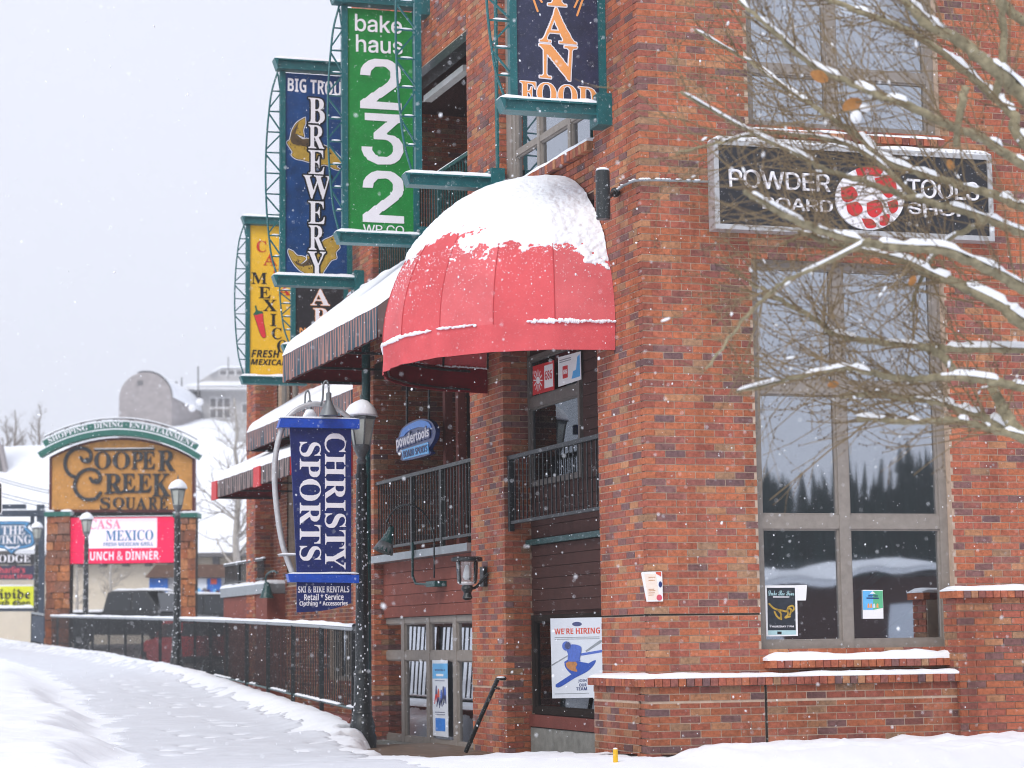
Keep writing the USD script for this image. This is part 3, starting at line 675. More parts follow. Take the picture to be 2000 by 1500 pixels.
def ground(P):
    d, l = dist(P), late(P); t = fence_lat(d) - l                 # t > 0: the street side of the railing
    z = .0262 * (np.maximum(d, 14) - 20) * np.where(d > 95, 0, 1) + np.where(d > 95, .0262 * 75, 0)
    n1 = meshkit.fbm(np.stack([P[..., 0] * .7, P[..., 1] * .7, np.zeros_like(d)], -1), 3, 3)
    n2 = meshkit.fbm(np.stack([P[..., 0] * 4.5, P[..., 1] * 4.5, np.zeros_like(d)], -1), 3, 11)
    n3 = meshkit.fbm(np.stack([P[..., 0] * 13, P[..., 1] * 13, np.zeros_like(d)], -1), 2, 17)
    z = z + rise(P) * sst(l, -4.5, -1.5) * (d > 5)
    street = sst(t, -.4, -.05)
    bank = np.exp(-((t - .25) / .42) ** 2) * .17 * sst(d, 23.5, 27)
    heap = sst(t, 3.1 + (n1 - .5) * .9, 3.75 + (n1 - .5) * .9) * (.17 + .10 * n1) * sst(d, 12, 20)
    walk = sst(t, .55, .8) * (1 - sst(t, 2.9, 3.3))
    z = z + (bank + heap) * street + (n2 - .5) * .045 * (1 - walk * .93) + (n3 - .5) * .028 * (1 - .8 * walk) + (n1 - .5) * .06
    lot = (1 - sst(t, -1.0, -.35)) * sst(d, 25.5, 29)
    z = z * (1 - lot) + np.interp(d, [28, 42, 52, 62, 74], [-.9, -.25, .15, .7, 1.25]) * lot
    q = P[..., :2] - RF.o[:2]; a, b = q @ RF.ex[:2], q @ RF.ey[:2]       # drift before the planter
    front = sst(a, -.1, .5) * sst(b, .0, .25) * (1 - sst(b, 1.5, 4.0))
    z = z + front * (.10 + .05 * (n2 - .5))
    return z
import shapely
_pave = Polygon(PAVE)
def ground_cut(P):                                           # the snow stops at a ragged edge around the swept paving
    z = ground(P); pts = shapely.points(P[..., 0].ravel(), P[..., 1].ravel())
    sd = (shapely.distance(_pave.exterior, pts) * np.where(shapely.contains(_pave, pts), -1, 1)).reshape(z.shape)
    n = meshkit.fbm(np.stack([P[..., 0] * 2.6, P[..., 1] * 2.6, np.zeros_like(z)], -1), 3, 23)
    k = sst(sd + (n - .5) * .55, -.05, .16)
    return z * k + (rise(P) - .12) * (1 - k)
dd = np.concatenate([np.arange(-160, 14, 6.0), np.arange(14, 19, .5), np.arange(19, 32, .07), np.arange(32, 46, .14), np.arange(46, 100, .6), np.arange(100, 420, 12.0)])
lt_ = np.concatenate([np.arange(-150, -22, 8.0), np.arange(-22, -8, .35), np.arange(-8, 6.4, .075), np.arange(6.4, 12, .5), np.arange(12, 150, 8.0)])
Dg, Lg = np.meshgrid(dd, lt_, indexing='ij')
Pg = np.stack([EYEP[0] + HF[0] * Dg + HR[0] * Lg, EYEP[1] + HF[1] * Dg + HR[1] * Lg, np.zeros_like(Dg)], -1)
Pg[..., 2] = ground_cut(Pg)
lone('ground', MB().grid(Pg), 'snow_ground', kind='structure', smooth=True)
# trodden path: a sheet just over the snow between the two banks
dp = np.concatenate([np.arange(17, 32, .06), np.arange(32, 72, .25)]); tp = np.arange(.35, 3.35, .06)
Dp, Tp = np.meshgrid(dp, tp, indexing='ij'); Lp = fence_lat(Dp) - Tp
Pp = np.stack([EYEP[0] + HF[0] * Dp + HR[0] * Lp, EYEP[1] + HF[1] * Dp + HR[1] * Lp, np.zeros_like(Dp)], -1)
n4 = meshkit.fbm(np.stack([Pp[..., 0] * 6, Pp[..., 1] * 6, np.zeros_like(Dp)], -1), 3, 31)
edge = np.minimum(Tp - .62, 2.95 - Tp) + (meshkit.fbm(np.stack([Pp[..., 0] * 2, Pp[..., 1] * 2, np.zeros_like(Dp)], -1), 3, 37) - .5) * .7
prn = np.zeros_like(Dp)                                      # foot prints
for _ in range(70):
    d0, t0 = rng.uniform(19, 42), rng.normal(1.6, .55); an = rng.normal(0, .3)
    u, v = (Dp - d0) * math.cos(an) + (Tp - t0) * math.sin(an), -(Dp - d0) * math.sin(an) + (Tp - t0) * math.cos(an)
    prn = np.maximum(prn, np.exp(-(u / .15) ** 2 - (v / .07) ** 2))
Pp[..., 2] = ground(Pp) + .016 - .045 * prn + (n4 - .5) * .010 - .12 * (1 - sst(edge, -.12, .06))
lone('path', MB().grid(Pp), 'snow_trodden', kind='structure', smooth=True)
gx, gy = np.meshgrid(np.linspace(-3.2, 2.0, 60), np.linspace(-2.2, 7, 100), indexing='ij'); pvg = np.stack([gx, gy, gx * 0], -1); pvg[..., 2] = rise(pvg) + .008 * (meshkit.fbm(pvg * 3, 3, 2) - .5)
ins = shapely.distance(_pave, shapely.points(pvg[..., 0], pvg[..., 1])) < .45
i, j = np.meshgrid(np.arange(59), np.arange(99), indexing='ij'); a = (i * 100 + j).ravel()[(ins[:-1, :-1] & ins[1:, 1:]).ravel()]
lone('paving', MB().add(pvg.reshape(-1, 3), np.vstack([np.column_stack([a, a + 1, a + 101]), np.column_stack([a, a + 101, a + 100])])).compact(), 'wet_paving', kind='structure', smooth=True)

dl, tl = np.meshgrid(np.arange(29, 76, .5), np.linspace(.45, 9, 26), indexing='ij'); ll_ = fence_lat(dl) + tl
PL_ = np.stack([EYEP[0] + HF[0] * dl + HR[0] * ll_, EYEP[1] + HF[1] * dl + HR[1] * ll_, np.zeros_like(dl)], -1); PL_[..., 2] = ground(PL_) + .03
lone('parking_lot', MB().grid(PL_), 'slush', kind='structure', smooth=True)
# ------------------------------------------------------------------ the long railing
FR = thing('metal_railing', 'long dark metal railing of thin bars with snow along its top rail, beside the path', 'railing', ground(fb[:1])[0] * ZA + [fb[0][0], fb[0][1], 0])
cp_t, cp_b = catmull(ft[::-1], 24)[::-1], catmull(fb[::-1], 24)[::-1]
part(FR, 'top_rail', MB().tube(cp_t, .032, 8), 'grey_steel', smooth=60)
part(FR, 'bottom_rail', MB().tube(cp_b + ZA * .02, .018, 6), 'dark_green_steel', smooth=60)
ls = np.concatenate([[0], np.cumsum(np.linalg.norm(np.diff(cp_b, axis=0), axis=1))])
def along(P, s): return np.array([np.interp(s, ls, P[:, k]) for k in range(3)])
nb = 270
for i in range(nb):
    s = (i + .5) / nb * ls[-1]
    if abs((s % 2.55) - .05) < .05: continue
    part(FR, 'baluster', MB().bar(along(cp_b, s) + ZA * .02, along(cp_t, s), .016), 'black_steel')
for s in np.arange(.05, ls[-1], 2.55):
    b = along(cp_b, s); part(FR, 'railing_post', MB().bar(b - ZA * .35, along(cp_t, s) - ZA * .01, .06), 'black_steel')
sm = MB(); m = len(cp_t); nz = meshkit.fbm(np.column_stack([np.arange(m) * .35, np.zeros(m), np.zeros(m)]), 3, 5)
pr = []
for i in range(m):
    h = .018 + .034 * nz[i]; T = nrm(cp_t[min(i + 1, m - 1)] - cp_t[max(i - 1, 0)]); N = nrm(np.cross(T, ZA))
    pr.append([cp_t[i] + N * x + ZA * (.026 + z * h) for x, z in ((-.034, -.2), (-.036, .5), (-.018, .95), (0, 1.05), (.018, .95), (.036, .5), (.034, -.2))])
part(FR, 'snow_cap', sm.grid(np.array(pr)), 'snow', smooth=80)
lows = MB()
for i in range(m):
    if nz[i] > .42: lows.ell(cp_b[i] + ZA * .045, (.03 + .05 * nz[i], .03 + .05 * nz[i], .018), 1)
part(FR, 'snow_clumps', lows, 'snow', smooth=True, kind='stuff')
kb = [dpt(x, y + 14, d) for x, yt, y, d in FEN]
part(FR, 'kerb', MB().tube(catmull(np.array([p - ZA * .10 for p in kb[:3]]), 10), .11, 6), 'red_trim', smooth=40)
# short stretch of railing left of the stone pillar
FR2 = thing('metal_railing', 'short dark railing end left of the left stone pillar of the ochre sign', 'railing', dpt(74, 1258, 66))
q0, q1 = dpt(62, 1255, 67.5), dpt(86, 1257, 64.5)
part(FR2, 'top_rail', MB().tube([q0 + ZA * .95, q1 + ZA * .88], .035), 'grey_steel')
part(FR2, 'panel', MB().bar(q0 + ZA * .46, q1 + ZA * .42, .03, .8), 'timber_dark')
part(FR2, 'railing_post', MB().bar(q0 - ZA * .2, q0 + ZA * .98, .07), 'black_steel')

# ------------------------------------------------------------------ lamp posts
def lamp_post(label, base, cat='street lamp', H=4.2, group='black street lamps with snow-capped lanterns'):
    T = thing('street_lamp', label, cat, base, group); P = np.asarray(base, float)
    lo = [(.17, -.25), (.17, .05), (.150, .09), (.155, .16), (.135, .25), (.115, .30), (.122, .33), (.108, .36), (.098, .75), (.108, .78), (.108, .81), (.088, .84)]
    part(T, 'base', MB().lathe(P, lo, 16), 'black_steel', smooth=35)
    sh = MB(); n = 16; ang = np.linspace(0, 2 * np.pi, 32, endpoint=False); r = 1 + .06 * np.cos(ang * 16 / 1.0)
    sh.lathe(P, [(.084, .84), (.066, 3.15), (.078, 3.17), (.078, 3.2), (.062, 3.23), (.06, 3.33)], 14); part(T, 'shaft', sh, 'black_steel', smooth=35)
    part(T, 'neck', MB().lathe(P, [(.05, 3.33), (.066, 3.37), (.045, 3.42), (.07, 3.47), (.085, 3.50), (.10, 3.53), (.10, 3.56)], 12), 'lantern_metal', smooth=35)
    part(T, 'lantern_glass', MB().lathe(P, [(.100, 3.56), (.165, 3.90)], 6), 'lamp_glass')
    fr = MB()
    for k in range(6):
        a = k * math.pi / 3 + math.pi / 6
        fr.bar(P + [.102 * math.cos(a), .102 * math.sin(a), 3.56], P + [.169 * math.cos(a), .169 * math.sin(a), 3.91], .016)
    fr.lathe(P, [(.110, 3.55), (.110, 3.575)], 6); fr.lathe(P, [(.173, 3.885), (.184, 3.90), (.184, 3.915)], 6)
    part(T, 'lantern_frame', fr, 'lantern_metal')
    part(T, 'lantern_roof', MB().lathe(P, [(.192, 3.915), (.12, 4.0), (.035, 4.07), (.02, 4.10)], 6), 'lantern_metal')
    part(T, 'finial', MB().lathe(P, [(.012, 4.08), (.012, 4.15), (.022, 4.17), (.006, 4.20), (.003, 4.24)], 8), 'lantern_metal', smooth=40)
    sn = MB(); pro = [(.196, 3.922), (.198, 3.95), (.178, 4.01), (.138, 4.065), (.08, 4.11), (.022, 4.135)]
    sn.lathe(P, pro, 14); v = sn.v[0]; nn = meshkit.fbm(v * 9, 2, 3)[:, None]; sn.v[0] = P + (v - P) * np.array([1, 1, 1]) + (v - P - ZA * 4.0) * (nn - .5) * .25
    part(T, 'snow_cap', sn, 'snow', smooth=True)
    st = MB()                                                  # wind-blown snow stuck on the shaft
    for _ in range(90):
        z = rng.uniform(.3, 3.2); a = rng.normal(-2.2, .8); rr = .084 - (z - .84) / 2.3 * .018 if z > .84 else .112
        st.ell(P + [rr * math.cos(a), rr * math.sin(a), z], (.010, .010, rng.uniform(.006, .022)), 0)
    part(T, 'snow_clumps', st, 'snow', kind='stuff', smooth=True)
    return T
lamp_post('tall street lamp nearest the brick building, with the blue banner hanging beside it', dpt(708, 1446, 25.3))
for lab, px, py, d in (('street lamp standing before the right part of the big ochre square sign', 345, 1312, 45.0), ('street lamp standing before the red and white screen under the ochre sign', 166, 1283, 60.0), ('small far street lamp before the blue hanging board at the left edge', 69, 1258, 71.0)):
    b = dpt(px, py, d); s0 = stage.GetPrimAtPath('/World/street_lamp')
    p = fresh('/World', 'street_lamp'); x = UsdGeom.Xform.Define(stage, p); x.AddTranslateOp().Set(Gf.Vec3d(*map(float, b))); x.AddRotateZOp().Set(float(rng.uniform(-12, 12)))
    x.GetPrim().GetReferences().AddInternalReference('/World/street_lamp'); x.GetPrim().SetInstanceable(True)
    tag(x.GetPrim(), lab, 'street lamp', 'black street lamps with snow-capped lanterns')

# ------------------------------------------------------------------ the ochre sign on two stone pillars
CS = facing(235, 1262, 63.0)
C4 = lambda X, Y: (70 + X / 4.545, 800 + Y / 4.545)
gz = float(ground(dpt(110, 1268, 63.0)[None])[0])
SG = thing('pillar_sign', 'ochre sign with green arch on two stone pillars, with a red screen below', 'sign', [CS.o[0], CS.o[1], gz])
def pillar(px0, px1, pytop, deep=.75):
    a0, c1 = CS.at(px0, pytop); a1, _ = CS.at(px1, pytop); c0 = gz - 1.7
    P = part(SG, 'stone_pillar', MB().box(CS, a0 + .03, a1 - .03, -deep + .03, -.03, c0, c1), 'dark_joint'); c = c0
    while c < c1 - .02:
        h = min(rng.uniform(.17, .36), c1 - c); h = c1 - c if c1 - c - h < .12 else h
        for F2, lo, hi, bb in ((CS, a0, a1, 0), (Frame(CS.w(a0, 0, 0), -CS.ey, -CS.ex), 0.02, deep, 0)):
            a = lo
            while a < hi - .01:
                w = min(rng.uniform(.2, .42), hi - a); w = hi - a if hi - a - w < .13 else w
                k = rng.uniform(-.02, .03); mb = MB().box(F2, a + .008, a + w - .008, -.12, k, c + .008, c + h - .008); t = np.array([(.40, .15, .06), (.33, .11, .05), (.27, .105, .06), (.44, .19, .085), (.22, .10, .065)][rng.integers(5)]) * rng.uniform(.8, 1.15)
                q = mb.v[0]; q += (rng.random(q.shape) - .5) * .035
                mb.t.append(np.tile(t, (8, 1))); part(P, 'stone', mb, 'stone'); a += w
        c += h
    ov = .06
    part(SG, 'pillar_cap', MB().box(CS, a0 - ov, a1 + ov, -deep - ov, ov, c1 + .004, c1 + .14), 'arch_green')
    part(SG, 'snow_cap', MB().snow(CS, a0 - ov, a1 + ov, -deep, ov - .01, c1 + .14, .11, seed=int(px0)), 'snow', smooth=60)
pillar(91, 137, 1009); pillar(342, 382, 1011)
def arc(p0, pm, p1, n=40):                                   # circle through three pixels, in the sign's plane
    (x0, y0), (xm, ym), (x1, y1) = CS.at(*p0), CS.at(*pm), CS.at(*p1)
    A = np.array([[2 * (xm - x0), 2 * (ym - y0)], [2 * (x1 - x0), 2 * (y1 - y0)]]); r = [xm**2 + ym**2 - x0**2 - y0**2, x1**2 + y1**2 - x0**2 - y0**2]
    cx, cy = np.linalg.solve(A, r); R = math.hypot(x0 - cx, y0 - cy); t0, t1 = math.atan2(y0 - cy, x0 - cx), math.atan2(y1 - cy, x1 - cx)
    t = np.linspace(t0, t1, n); return np.column_stack([cx + R * np.cos(t), cy + R * np.sin(t)]), (cx, cy, R)
bt, _ = arc((97, 893), (237, 855), (380, 895))
board = Polygon(np.vstack([bt, [CS.at(380, 1000), CS.at(96, 1000)]]))
part(SG, 'board', MB().prism(CS, board.buffer(-.07), -.30, .0), 'sign_ochre')
part(SG, 'board_frame', MB().prism(CS, board.difference(board.buffer(-.07)), -.32, .03), 'sign_maroon')
part(SG, 'snow_cap', MB().snow(CS, board.bounds[0] - .03, board.bounds[0] + .02, -.3, .0, board.bounds[1] - .0, .01, seed=2), 'snow')
for top, mid, end, th, b0, b1, nm in ((C4(70, 285), C4(760, 112), C4(1455, 318), .20, .12, .20, 'arch_band'), (C4(38, 392), C4(770, 188), C4(1480, 412), .17, .04, .36, 'arch_band')):
    o, (cx, cy, R) = arc(top, mid, end); i = np.array([(cx, cy)]) + (o - [(cx, cy)]) * ((R - th) / R)
    part(SG, nm, MB().prism(CS, Polygon(np.vstack([o, i[::-1]])), b0, b1), 'arch_green')
    s_o = np.array([(cx, cy)]) + (o - [(cx, cy)]) * ((R + .035) / R); part(SG, 'snow_cap', MB().prism(CS, Polygon(np.vstack([s_o, o[::-1] + [0, .003]])), b0, b1 - .01), 'snow')
    if b0 == .12: band = (cx, cy, R - th)
o, (cx, cy, R) = arc(C4(85, 248), C4(770, 84), C4(1440, 272)); part(SG, 'arch_rail', MB().tube([CS.w(a, .16, c) for a, c in o], .016, 6), 'black_steel')
part(SG, 'snow_cap', MB().prism(CS, Polygon(np.vstack([np.array([(cx, cy)]) + (o - [(cx, cy)]) * ((R + .04) / R), o[::-1] + [0, .012]])), .13, .19), 'snow')
tr = MB()
for k in range(2, 38, 4):
    for j in (-1, 1): tr.bar(CS.w(*np.insert(o[k], 1, .16)), CS.w(*np.insert(o[min(39, max(0, k + j))] - [0, .10], 1, .16)), .022)
part(SG, 'arch_truss', tr, 'black_steel')
cx, cy, R = band; wt = text('SHOPPING \u22c5 DINING \u22c5 ENTERTAINMENT', 'serif'); x0, y0, x1, y1 = wt.bounds      # bent along the arch
ta, tb = [math.atan2(CS.at(*p)[1] - cy, CS.at(*p)[0] - cx) for p in (C4(128, 290), C4(1412, 330))]
import shapely as _sh
bent = _sh.transform(_sh.segmentize(wt, .1), lambda xy: (lambda th, rr: np.column_stack([cx + rr * np.cos(th), cy + rr * np.sin(th)]))(ta + (xy[:, 0] - x0) / (x1 - x0) * (tb - ta), R + .035 + (xy[:, 1] - y0) / (y1 - y0) * .155)).buffer(0)
part(SG, 'lettering', MB().prism(CS, bent, .201, .212), 'letter_white')
lt4 = lambda t, X0, Y0, X1, Y1, st='serif', b=0: pxfit(CS, text(t, st), *C4(X0, Y0), *C4(X1, Y1), b)
lm = MB()
for ch, X0, X1 in (('O', 520, 665), ('O', 685, 835), ('P', 850, 950), ('E', 945, 1055), ('R', 1085, 1235)): lm.prism(CS, lt4(ch, X0, 375 if ch != 'R' else 365, X1, 528 if ch != 'R' else 545), .0, .06)
for ch, X0, X1, Y1 in (('R', 612, 770, 748), ('E', 765, 880, 725), ('E', 905, 1025, 725), ('K', 1035, 1195, 770)): lm.prism(CS, lt4(ch, X0, 570, X1, Y1), .0, .06)
for ch, X0, X1 in zip('SQUARE', (572, 685, 795, 890, 1000, 1095), (660, 785, 880, 985, 1080, 1170)): lm.prism(CS, lt4(ch, X0, 780, X1, 885 if ch != 'Q' else 895), .0, .05)
crv = lambda pts, w: LineString([CS.at(*C4(*p)) for p in catmull(np.array(pts, float), 8)]).buffer(w / 4.545 * 63 / 4100 / 2)
lm.prism(CS, union_all([crv([(425, 455), (470, 462), (490, 420), (478, 372), (420, 345), (350, 352), (290, 395), (262, 465), (270, 530), (305, 578), (350, 600)], 30), crv([(400, 425), (425, 460), (455, 440)], 26)]), 0, .06)
lm.prism(CS, union_all([crv([(505, 640), (555, 645), (573, 600), (545, 548), (470, 530), (395, 565), (352, 640), (352, 715), (395, 772), (455, 798), (530, 790), (575, 740)], 30), crv([(485, 610), (510, 642), (535, 625)], 26)]), 0, .06)
lm.prism(CS, pxfit(CS, sbox(0, 0, 1, 1), *C4(520, 348), *C4(1055, 362)), 0, .05); lm.prism(CS, pxfit(CS, sbox(0, 0, 1, 1), *C4(640, 727), *C4(1010, 738)), 0, .04)
part(SG, 'lettering', lm, 'wood_letter')
part(SG, 'snow_cap', MB().snow(CS, CS.at(*C4(518, 348))[0], CS.at(*C4(1058, 348))[0], 0, .06, CS.at(*C4(700, 349))[1], .03, seed=4), 'snow', smooth=60)
px = lambda X0, Y0, X1, Y1: pxfit(CS, sbox(0, 0, 1, 1), *C4(X0, Y0), *C4(X1, Y1), -.2)
part(SG, 'screen', MB().prism(CS, px(305, 955, 1228, 1362), -.45, -.22), 'ink_black')
scr = MB(); cw, chh = 9, 4                                    # the screen's tiles
A0, Z1 = CS.at(*C4(310, 960), -.2); A1, Z0 = CS.at(*C4(1224, 1358), -.2)
for i in range(cw):
    for j in range(chh):
        part(SG, 'screen_tile', MB().box(CS, A0 + (A1 - A0) * i / cw + .003, A0 + (A1 - A0) * (i + 1) / cw - .003, -.218, -.2, Z0 + (Z1 - Z0) * j / chh + .003, Z0 + (Z1 - Z0) * (j + 1) / chh - .003), 'screen_red')
part(SG, 'screen_picture', MB().prism(CS, px(455, 968, 1075, 1226), -.197, -.194), 'screen_white')
sl = lambda t, X0, Y0, X1, Y1, m, st='serif': part(SG, 'lettering', MB().prism(CS, pxfit(CS, text(t, st), *C4(X0, Y0), *C4(X1, Y1), -.19), -.190, -.186), m)
sl('CASA', 470, 978, 755, 1058, 'screen_pink'); sl('MEXICO', 622, 1072, 1042, 1160, 'screen_blue'); sl('FRESH MEXICAN GRILL', 600, 1180, 1042, 1208, 'screen_blue', 'sans'); sl('LUNCH & DINNER', 440, 1262, 1090, 1332, 'screen_white', 'sans')
part(SG, 'cross_beam', MB().box(CS, CS.at(118, 1003)[0], CS.at(360, 1003)[0], -.5, -.33, CS.at(235, 1006)[1], CS.at(235, 998)[1]), 'black_steel')
# ------------------------------------------------------------------ hanging blade signs on the street front
def ramp_truss(T, F, a_in, z0, z1, bulge, b=0.0, n=10, matn='teal_steel'):   # bowed truss along the outer edge of a blade sign
    t = np.linspace(0, 1, n + 1); bow = bulge * np.sin(np.pi * np.clip(t, 0, 1)) ** .6
    zs = z0 + (z1 - z0) * t
    ch = MB().tube(catmull(np.array([F.w(a_in - .03 - x, b, z) for x, z in zip(bow, zs)]), 4), .014, 6)
    part(T, 'truss_chord', ch, matn, smooth=50); rg, dg = MB(), MB()
    for i in range(1, n):
        rg.bar(F.w(a_in, b, zs[i]), F.w(a_in - .03 - bow[i], b, zs[i]), .016)
        m = (zs[i] + zs[i + 1]) / 2
        dg.bar(F.w(a_in, b, zs[i] + (.04)), F.w(a_in - .03 - bow[i + 1] * .97, b, zs[i + 1] - .04) if i % 2 else F.w(a_in - .03 - bow[i], b, zs[i] + .04), .02) if i % 2 else dg.bar(F.w(a_in - .03 - bow[i], b, zs[i] + .04), F.w(a_in, b, zs[i + 1] - .04), .02)
    part(T, 'truss_rungs', rg, matn, kind='stuff'); part(T, 'truss_diagonals', dg, matn, kind='stuff')
    sn = MB()
    for i in range(1, n):
        if bow[i] > .06: sn.ell(F.w(a_in - bow[i] / 2, b, zs[i] + .016), (bow[i] * .42, .02, .012), 1, F.R)
    part(T, 'snow_cap', sn, 'snow', smooth=True)
def beam(T, F, a0, a1, c0, c1, b=.0, d=.20, snow=.05, seed=0, matn='teal_steel', plate=None, name='beam'):
    mb = MB(); h = c1 - c0                                    # an I section: two flanges and a web
    mb.box(F, a0, a1, b - d / 2, b + d / 2, c0, c0 + .018).box(F, a0, a1, b - d / 2, b + d / 2, c1 - .018, c1).box(F, a0 + .002, a1 - .002, b + d / 2 - .05, b + d / 2 - .036, c0 + .018, c1 - .018)
    mb.add(F.o + np.array([[a0 - .05, b - d / 2, c1], [a0 - .05, b + d / 2, c1], [a0, b + d / 2, c0], [a0, b - d / 2, c0], [a0 + .01, b - d / 2, c1], [a0 + .01, b + d / 2, c1]]) @ F.R, [[0, 1, 2], [0, 2, 3], [1, 5, 2], [0, 3, 4], [0, 4, 5], [0, 5, 1]])
    part(T, name, mb, matn)
    if plate:
        p = MB().box(F, plate - .16, plate, b - .13, b + .13, c0 - .10, c1 + .10); part(T, 'wall_plate', p, matn)
        bo = MB()
        for y in (c0 - .05, c1 + .05): bo.ell(F.w(plate - .17, b + .08, y), (.022,) * 3, 1)
        part(T, 'bolts', bo, 'grey_steel')
    if snow: part(T, 'snow_cap', MB().snow(F, a0 - .04, a1 - .02, b - d / 2 + .01, b + d / 2 - .005, c1, snow, seed=seed), 'snow', smooth=60)
def blade(label, F, panel, pm, bot, top=None, truss=None, plate=None, postw=.075, seed=0, cat='hanging sign'):
    (x0, y0, x1, y1) = panel; ym = (y0 + y1) / 2
    a0, a1 = F.a(x0, ym), F.a(x1, ym); c0, c1 = F.c((x0 + x1) / 2, y1), F.c((x0 + x1) / 2, y0)
    T = thing('blade_sign', label, cat, F.w(a1, 0, c0))
    if pm: part(T, 'panel', MB().box(F, a0, a1, -.03, .0, c0, c1), pm)
    ctop = c1 + (.02 if top else .5)
    for u in (a0 - postw, a1): part(T, 'post', MB().box(F, u, u + postw, -.06, .025, c0 - .02, ctop), 'teal_steel')
    ba0, ba1 = F.a(bot[0], bot[1]), F.a(bot[2], bot[1]); bc1 = F.c((bot[0] + bot[2]) / 2, bot[1]); bh = bot[3] / FPX * proj(F.w(ba0, 0, bc1))[2]
    beam(T, F, ba0, ba1, bc1 - bh, bc1, b=.02, seed=seed, plate=plate)
    if top:
        ta0, ta1 = F.a(top[0], top[1]), F.a(top[2], top[1]); tc0 = F.c((top[0] + top[2]) / 2, top[1])
        beam(T, F, ta0, ta1, tc0, tc0 + bh, b=.02, seed=seed + 1, name='beam', plate=plate)
    if truss: ramp_truss(T, F, a0 - postw, c0, ctop if top else c1 + .3, truss)
    return T
ltr = lambda T, F, t, st, box_, m, b0=.0, b1=.008, outline=None, om=None, w=None: (
    part(T, 'lettering', MB().prism(F, (pxfit(F, text(t, st, w), *box_)).buffer(outline), b0, b0 + (b1 - b0) * .5), om) if outline else None,
    part(T, 'lettering', MB().prism(F, pxfit(F, text(t, st, w), *box_), b0, b1), m))
def ltq(T, F, t, st, tl, tr, bl, br, m, b0=0, b1=.008, outline=None, om=None, w=None):
    g = quadfit(F, text(t, st, w), tl, tr, bl, br)
    if outline: part(T, 'lettering', MB().prism(F, g.buffer(outline), b0, b0 + (b1 - b0) * .5), om)
    part(T, 'lettering', MB().prism(F, g, b0, b1), m)
# nearest: dark sign with orange lettering
F1 = side(1203); T = blade('dark navy hanging sign with big orange letters, highest and nearest the corner pier', F1, (1007, -260, 1166, 207), 'sign_navy', (980, 203, 1212, 24), truss=.21, plate=.02, seed=21)
ltr(T, F1, 'I', 'serif', (1069, -62, 1106, 13), 'ink_orange', outline=.012, om='letter_white')
ltq(T, F1, 'A', 'serif', (1060, 13), (1112, 17), (1054, 81), (1126, 87), 'ink_orange', outline=.012, om='letter_white'); ltq(T, F1, 'N', 'serif', (1053, 86), (1127, 92), (1054, 152), (1123, 159), 'ink_orange', outline=.012, om='letter_white')
ltq(T, F1, 'FOOD', 'serif', (1016, 157), (1165, 172), (1016, 199), (1165, 214), 'ink_orange', outline=.010, om='letter_white')
rays = MB()
for (x0, y0, x1, y1) in ((1040, -6, 1050, 22), (1048, -10, 1058, 4), (1122, 14, 1132, -8), (1127, 30, 1141, -10)): rays.prism(F1, LineString([F1.at(x0, y0), F1.at(x1, y1)]).buffer(.010), 0, .006)
part(T, 'sun_rays', rays, 'ink_orange', kind='stuff')
# empty frame
F2 = side(985); T = blade('empty teal sign frame without a panel, between the green sign and the dark navy sign', F2, (822, -160, 968, 346), None, (795, 346, 980, 23), truss=.19, plate=.03, seed=23)
# green 2232
F3 = Frame([0, LF.a(842), 0], RD, RN); F3 = Frame(F3.o, RD, RN); T = blade('bright green hanging sign with white lettering and the tall numbers 2232', F3, (679, 20, 806, 460), 'sign_green', (660, 459, 838, 21), top=(650, 14, 842), truss=.15, plate=.02, seed=25)
ltr(T, F3, 'bake', 'inter', (693, 27, 785, 67), 'letter_white', w=520); ltr(T, F3, 'haus', 'inter', (695, 67, 786, 107), 'letter_white', w=520)
for t, bx in (('2', (703, 113, 784, 216)), ('3', (706, 220, 788, 324)), ('2', (708, 332, 789, 437))): ltr(T, F3, t, 'inter', bx, 'letter_white', w=640)
ltr(T, F3, 'WP CO', 'inter', (709, 438, 789, 458), 'letter_white', w=480)
# blue brewery
F4 = side(708); T = blade('tall deep blue hanging sign with white stacked letters and two painted trout', F4, (557, 146, 677, 545), 'sign_blue', (538, 542, 700, 20), top=(540, 142, 700), truss=.17, plate=.04, seed=27)
ltq(T, F4, 'BIG TROUT', 'sans', (562, 152), (680, 161), (562, 178), (680, 190), 'letter_white')
for ch, bx in zip('BREWERY', ((602, 191, 634, 242), (602, 244, 633, 291), (602, 293, 633, 341), (592, 342, 646, 390), (602, 393, 634, 438), (603, 440, 633, 489), (601, 491, 636, 540))): ltr(T, F4, ch, 'serif', bx, 'letter_white', .006, .014, outline=.022, om='ink_black')
def fish(pts, scale, org, back, eye):
    P = catmull(np.array([(org[0] + x / scale, org[1] + y / scale) for x, y in pts]), 4); g = F4.poly(P)
    part(T, 'painted_trout', MB().prism(F4, g.buffer(.012), 0, .0015), 'letter_white'); part(T, 'painted_trout', MB().prism(F4, g.buffer(.003), 0, .0025), 'ink_black'); part(T, 'painted_trout', MB().prism(F4, g.buffer(-.004), 0, .0035), 'trout_gold')
    bk = F4.poly(catmull(np.array([(org[0] + x / scale, org[1] + y / scale) for x, y in back]), 4)).intersection(g.buffer(-.006)); mb = MB().prism(F4, bk, 0, .0045); mk = MB()
    x0, y0, x1, y1 = g.bounds
    for _ in range(400):
        q = Point(x0 + rng.random() * (x1 - x0), y0 + rng.random() * (y1 - y0))
        if g.buffer(-.03).contains(q) and bk.distance(q) < .055: mk.prism(F4, q.buffer(rng.uniform(.004, .009), 4), 0, .0052)
    mk.prism(F4, Point(F4.at(org[0] + eye[0] / scale, org[1] + eye[1] / scale)).buffer(.012, 6), 0, .0055)
    part(T, 'painted_trout', mb, 'trout_brown'); part(T, 'painted_trout', mk, 'ink_black')
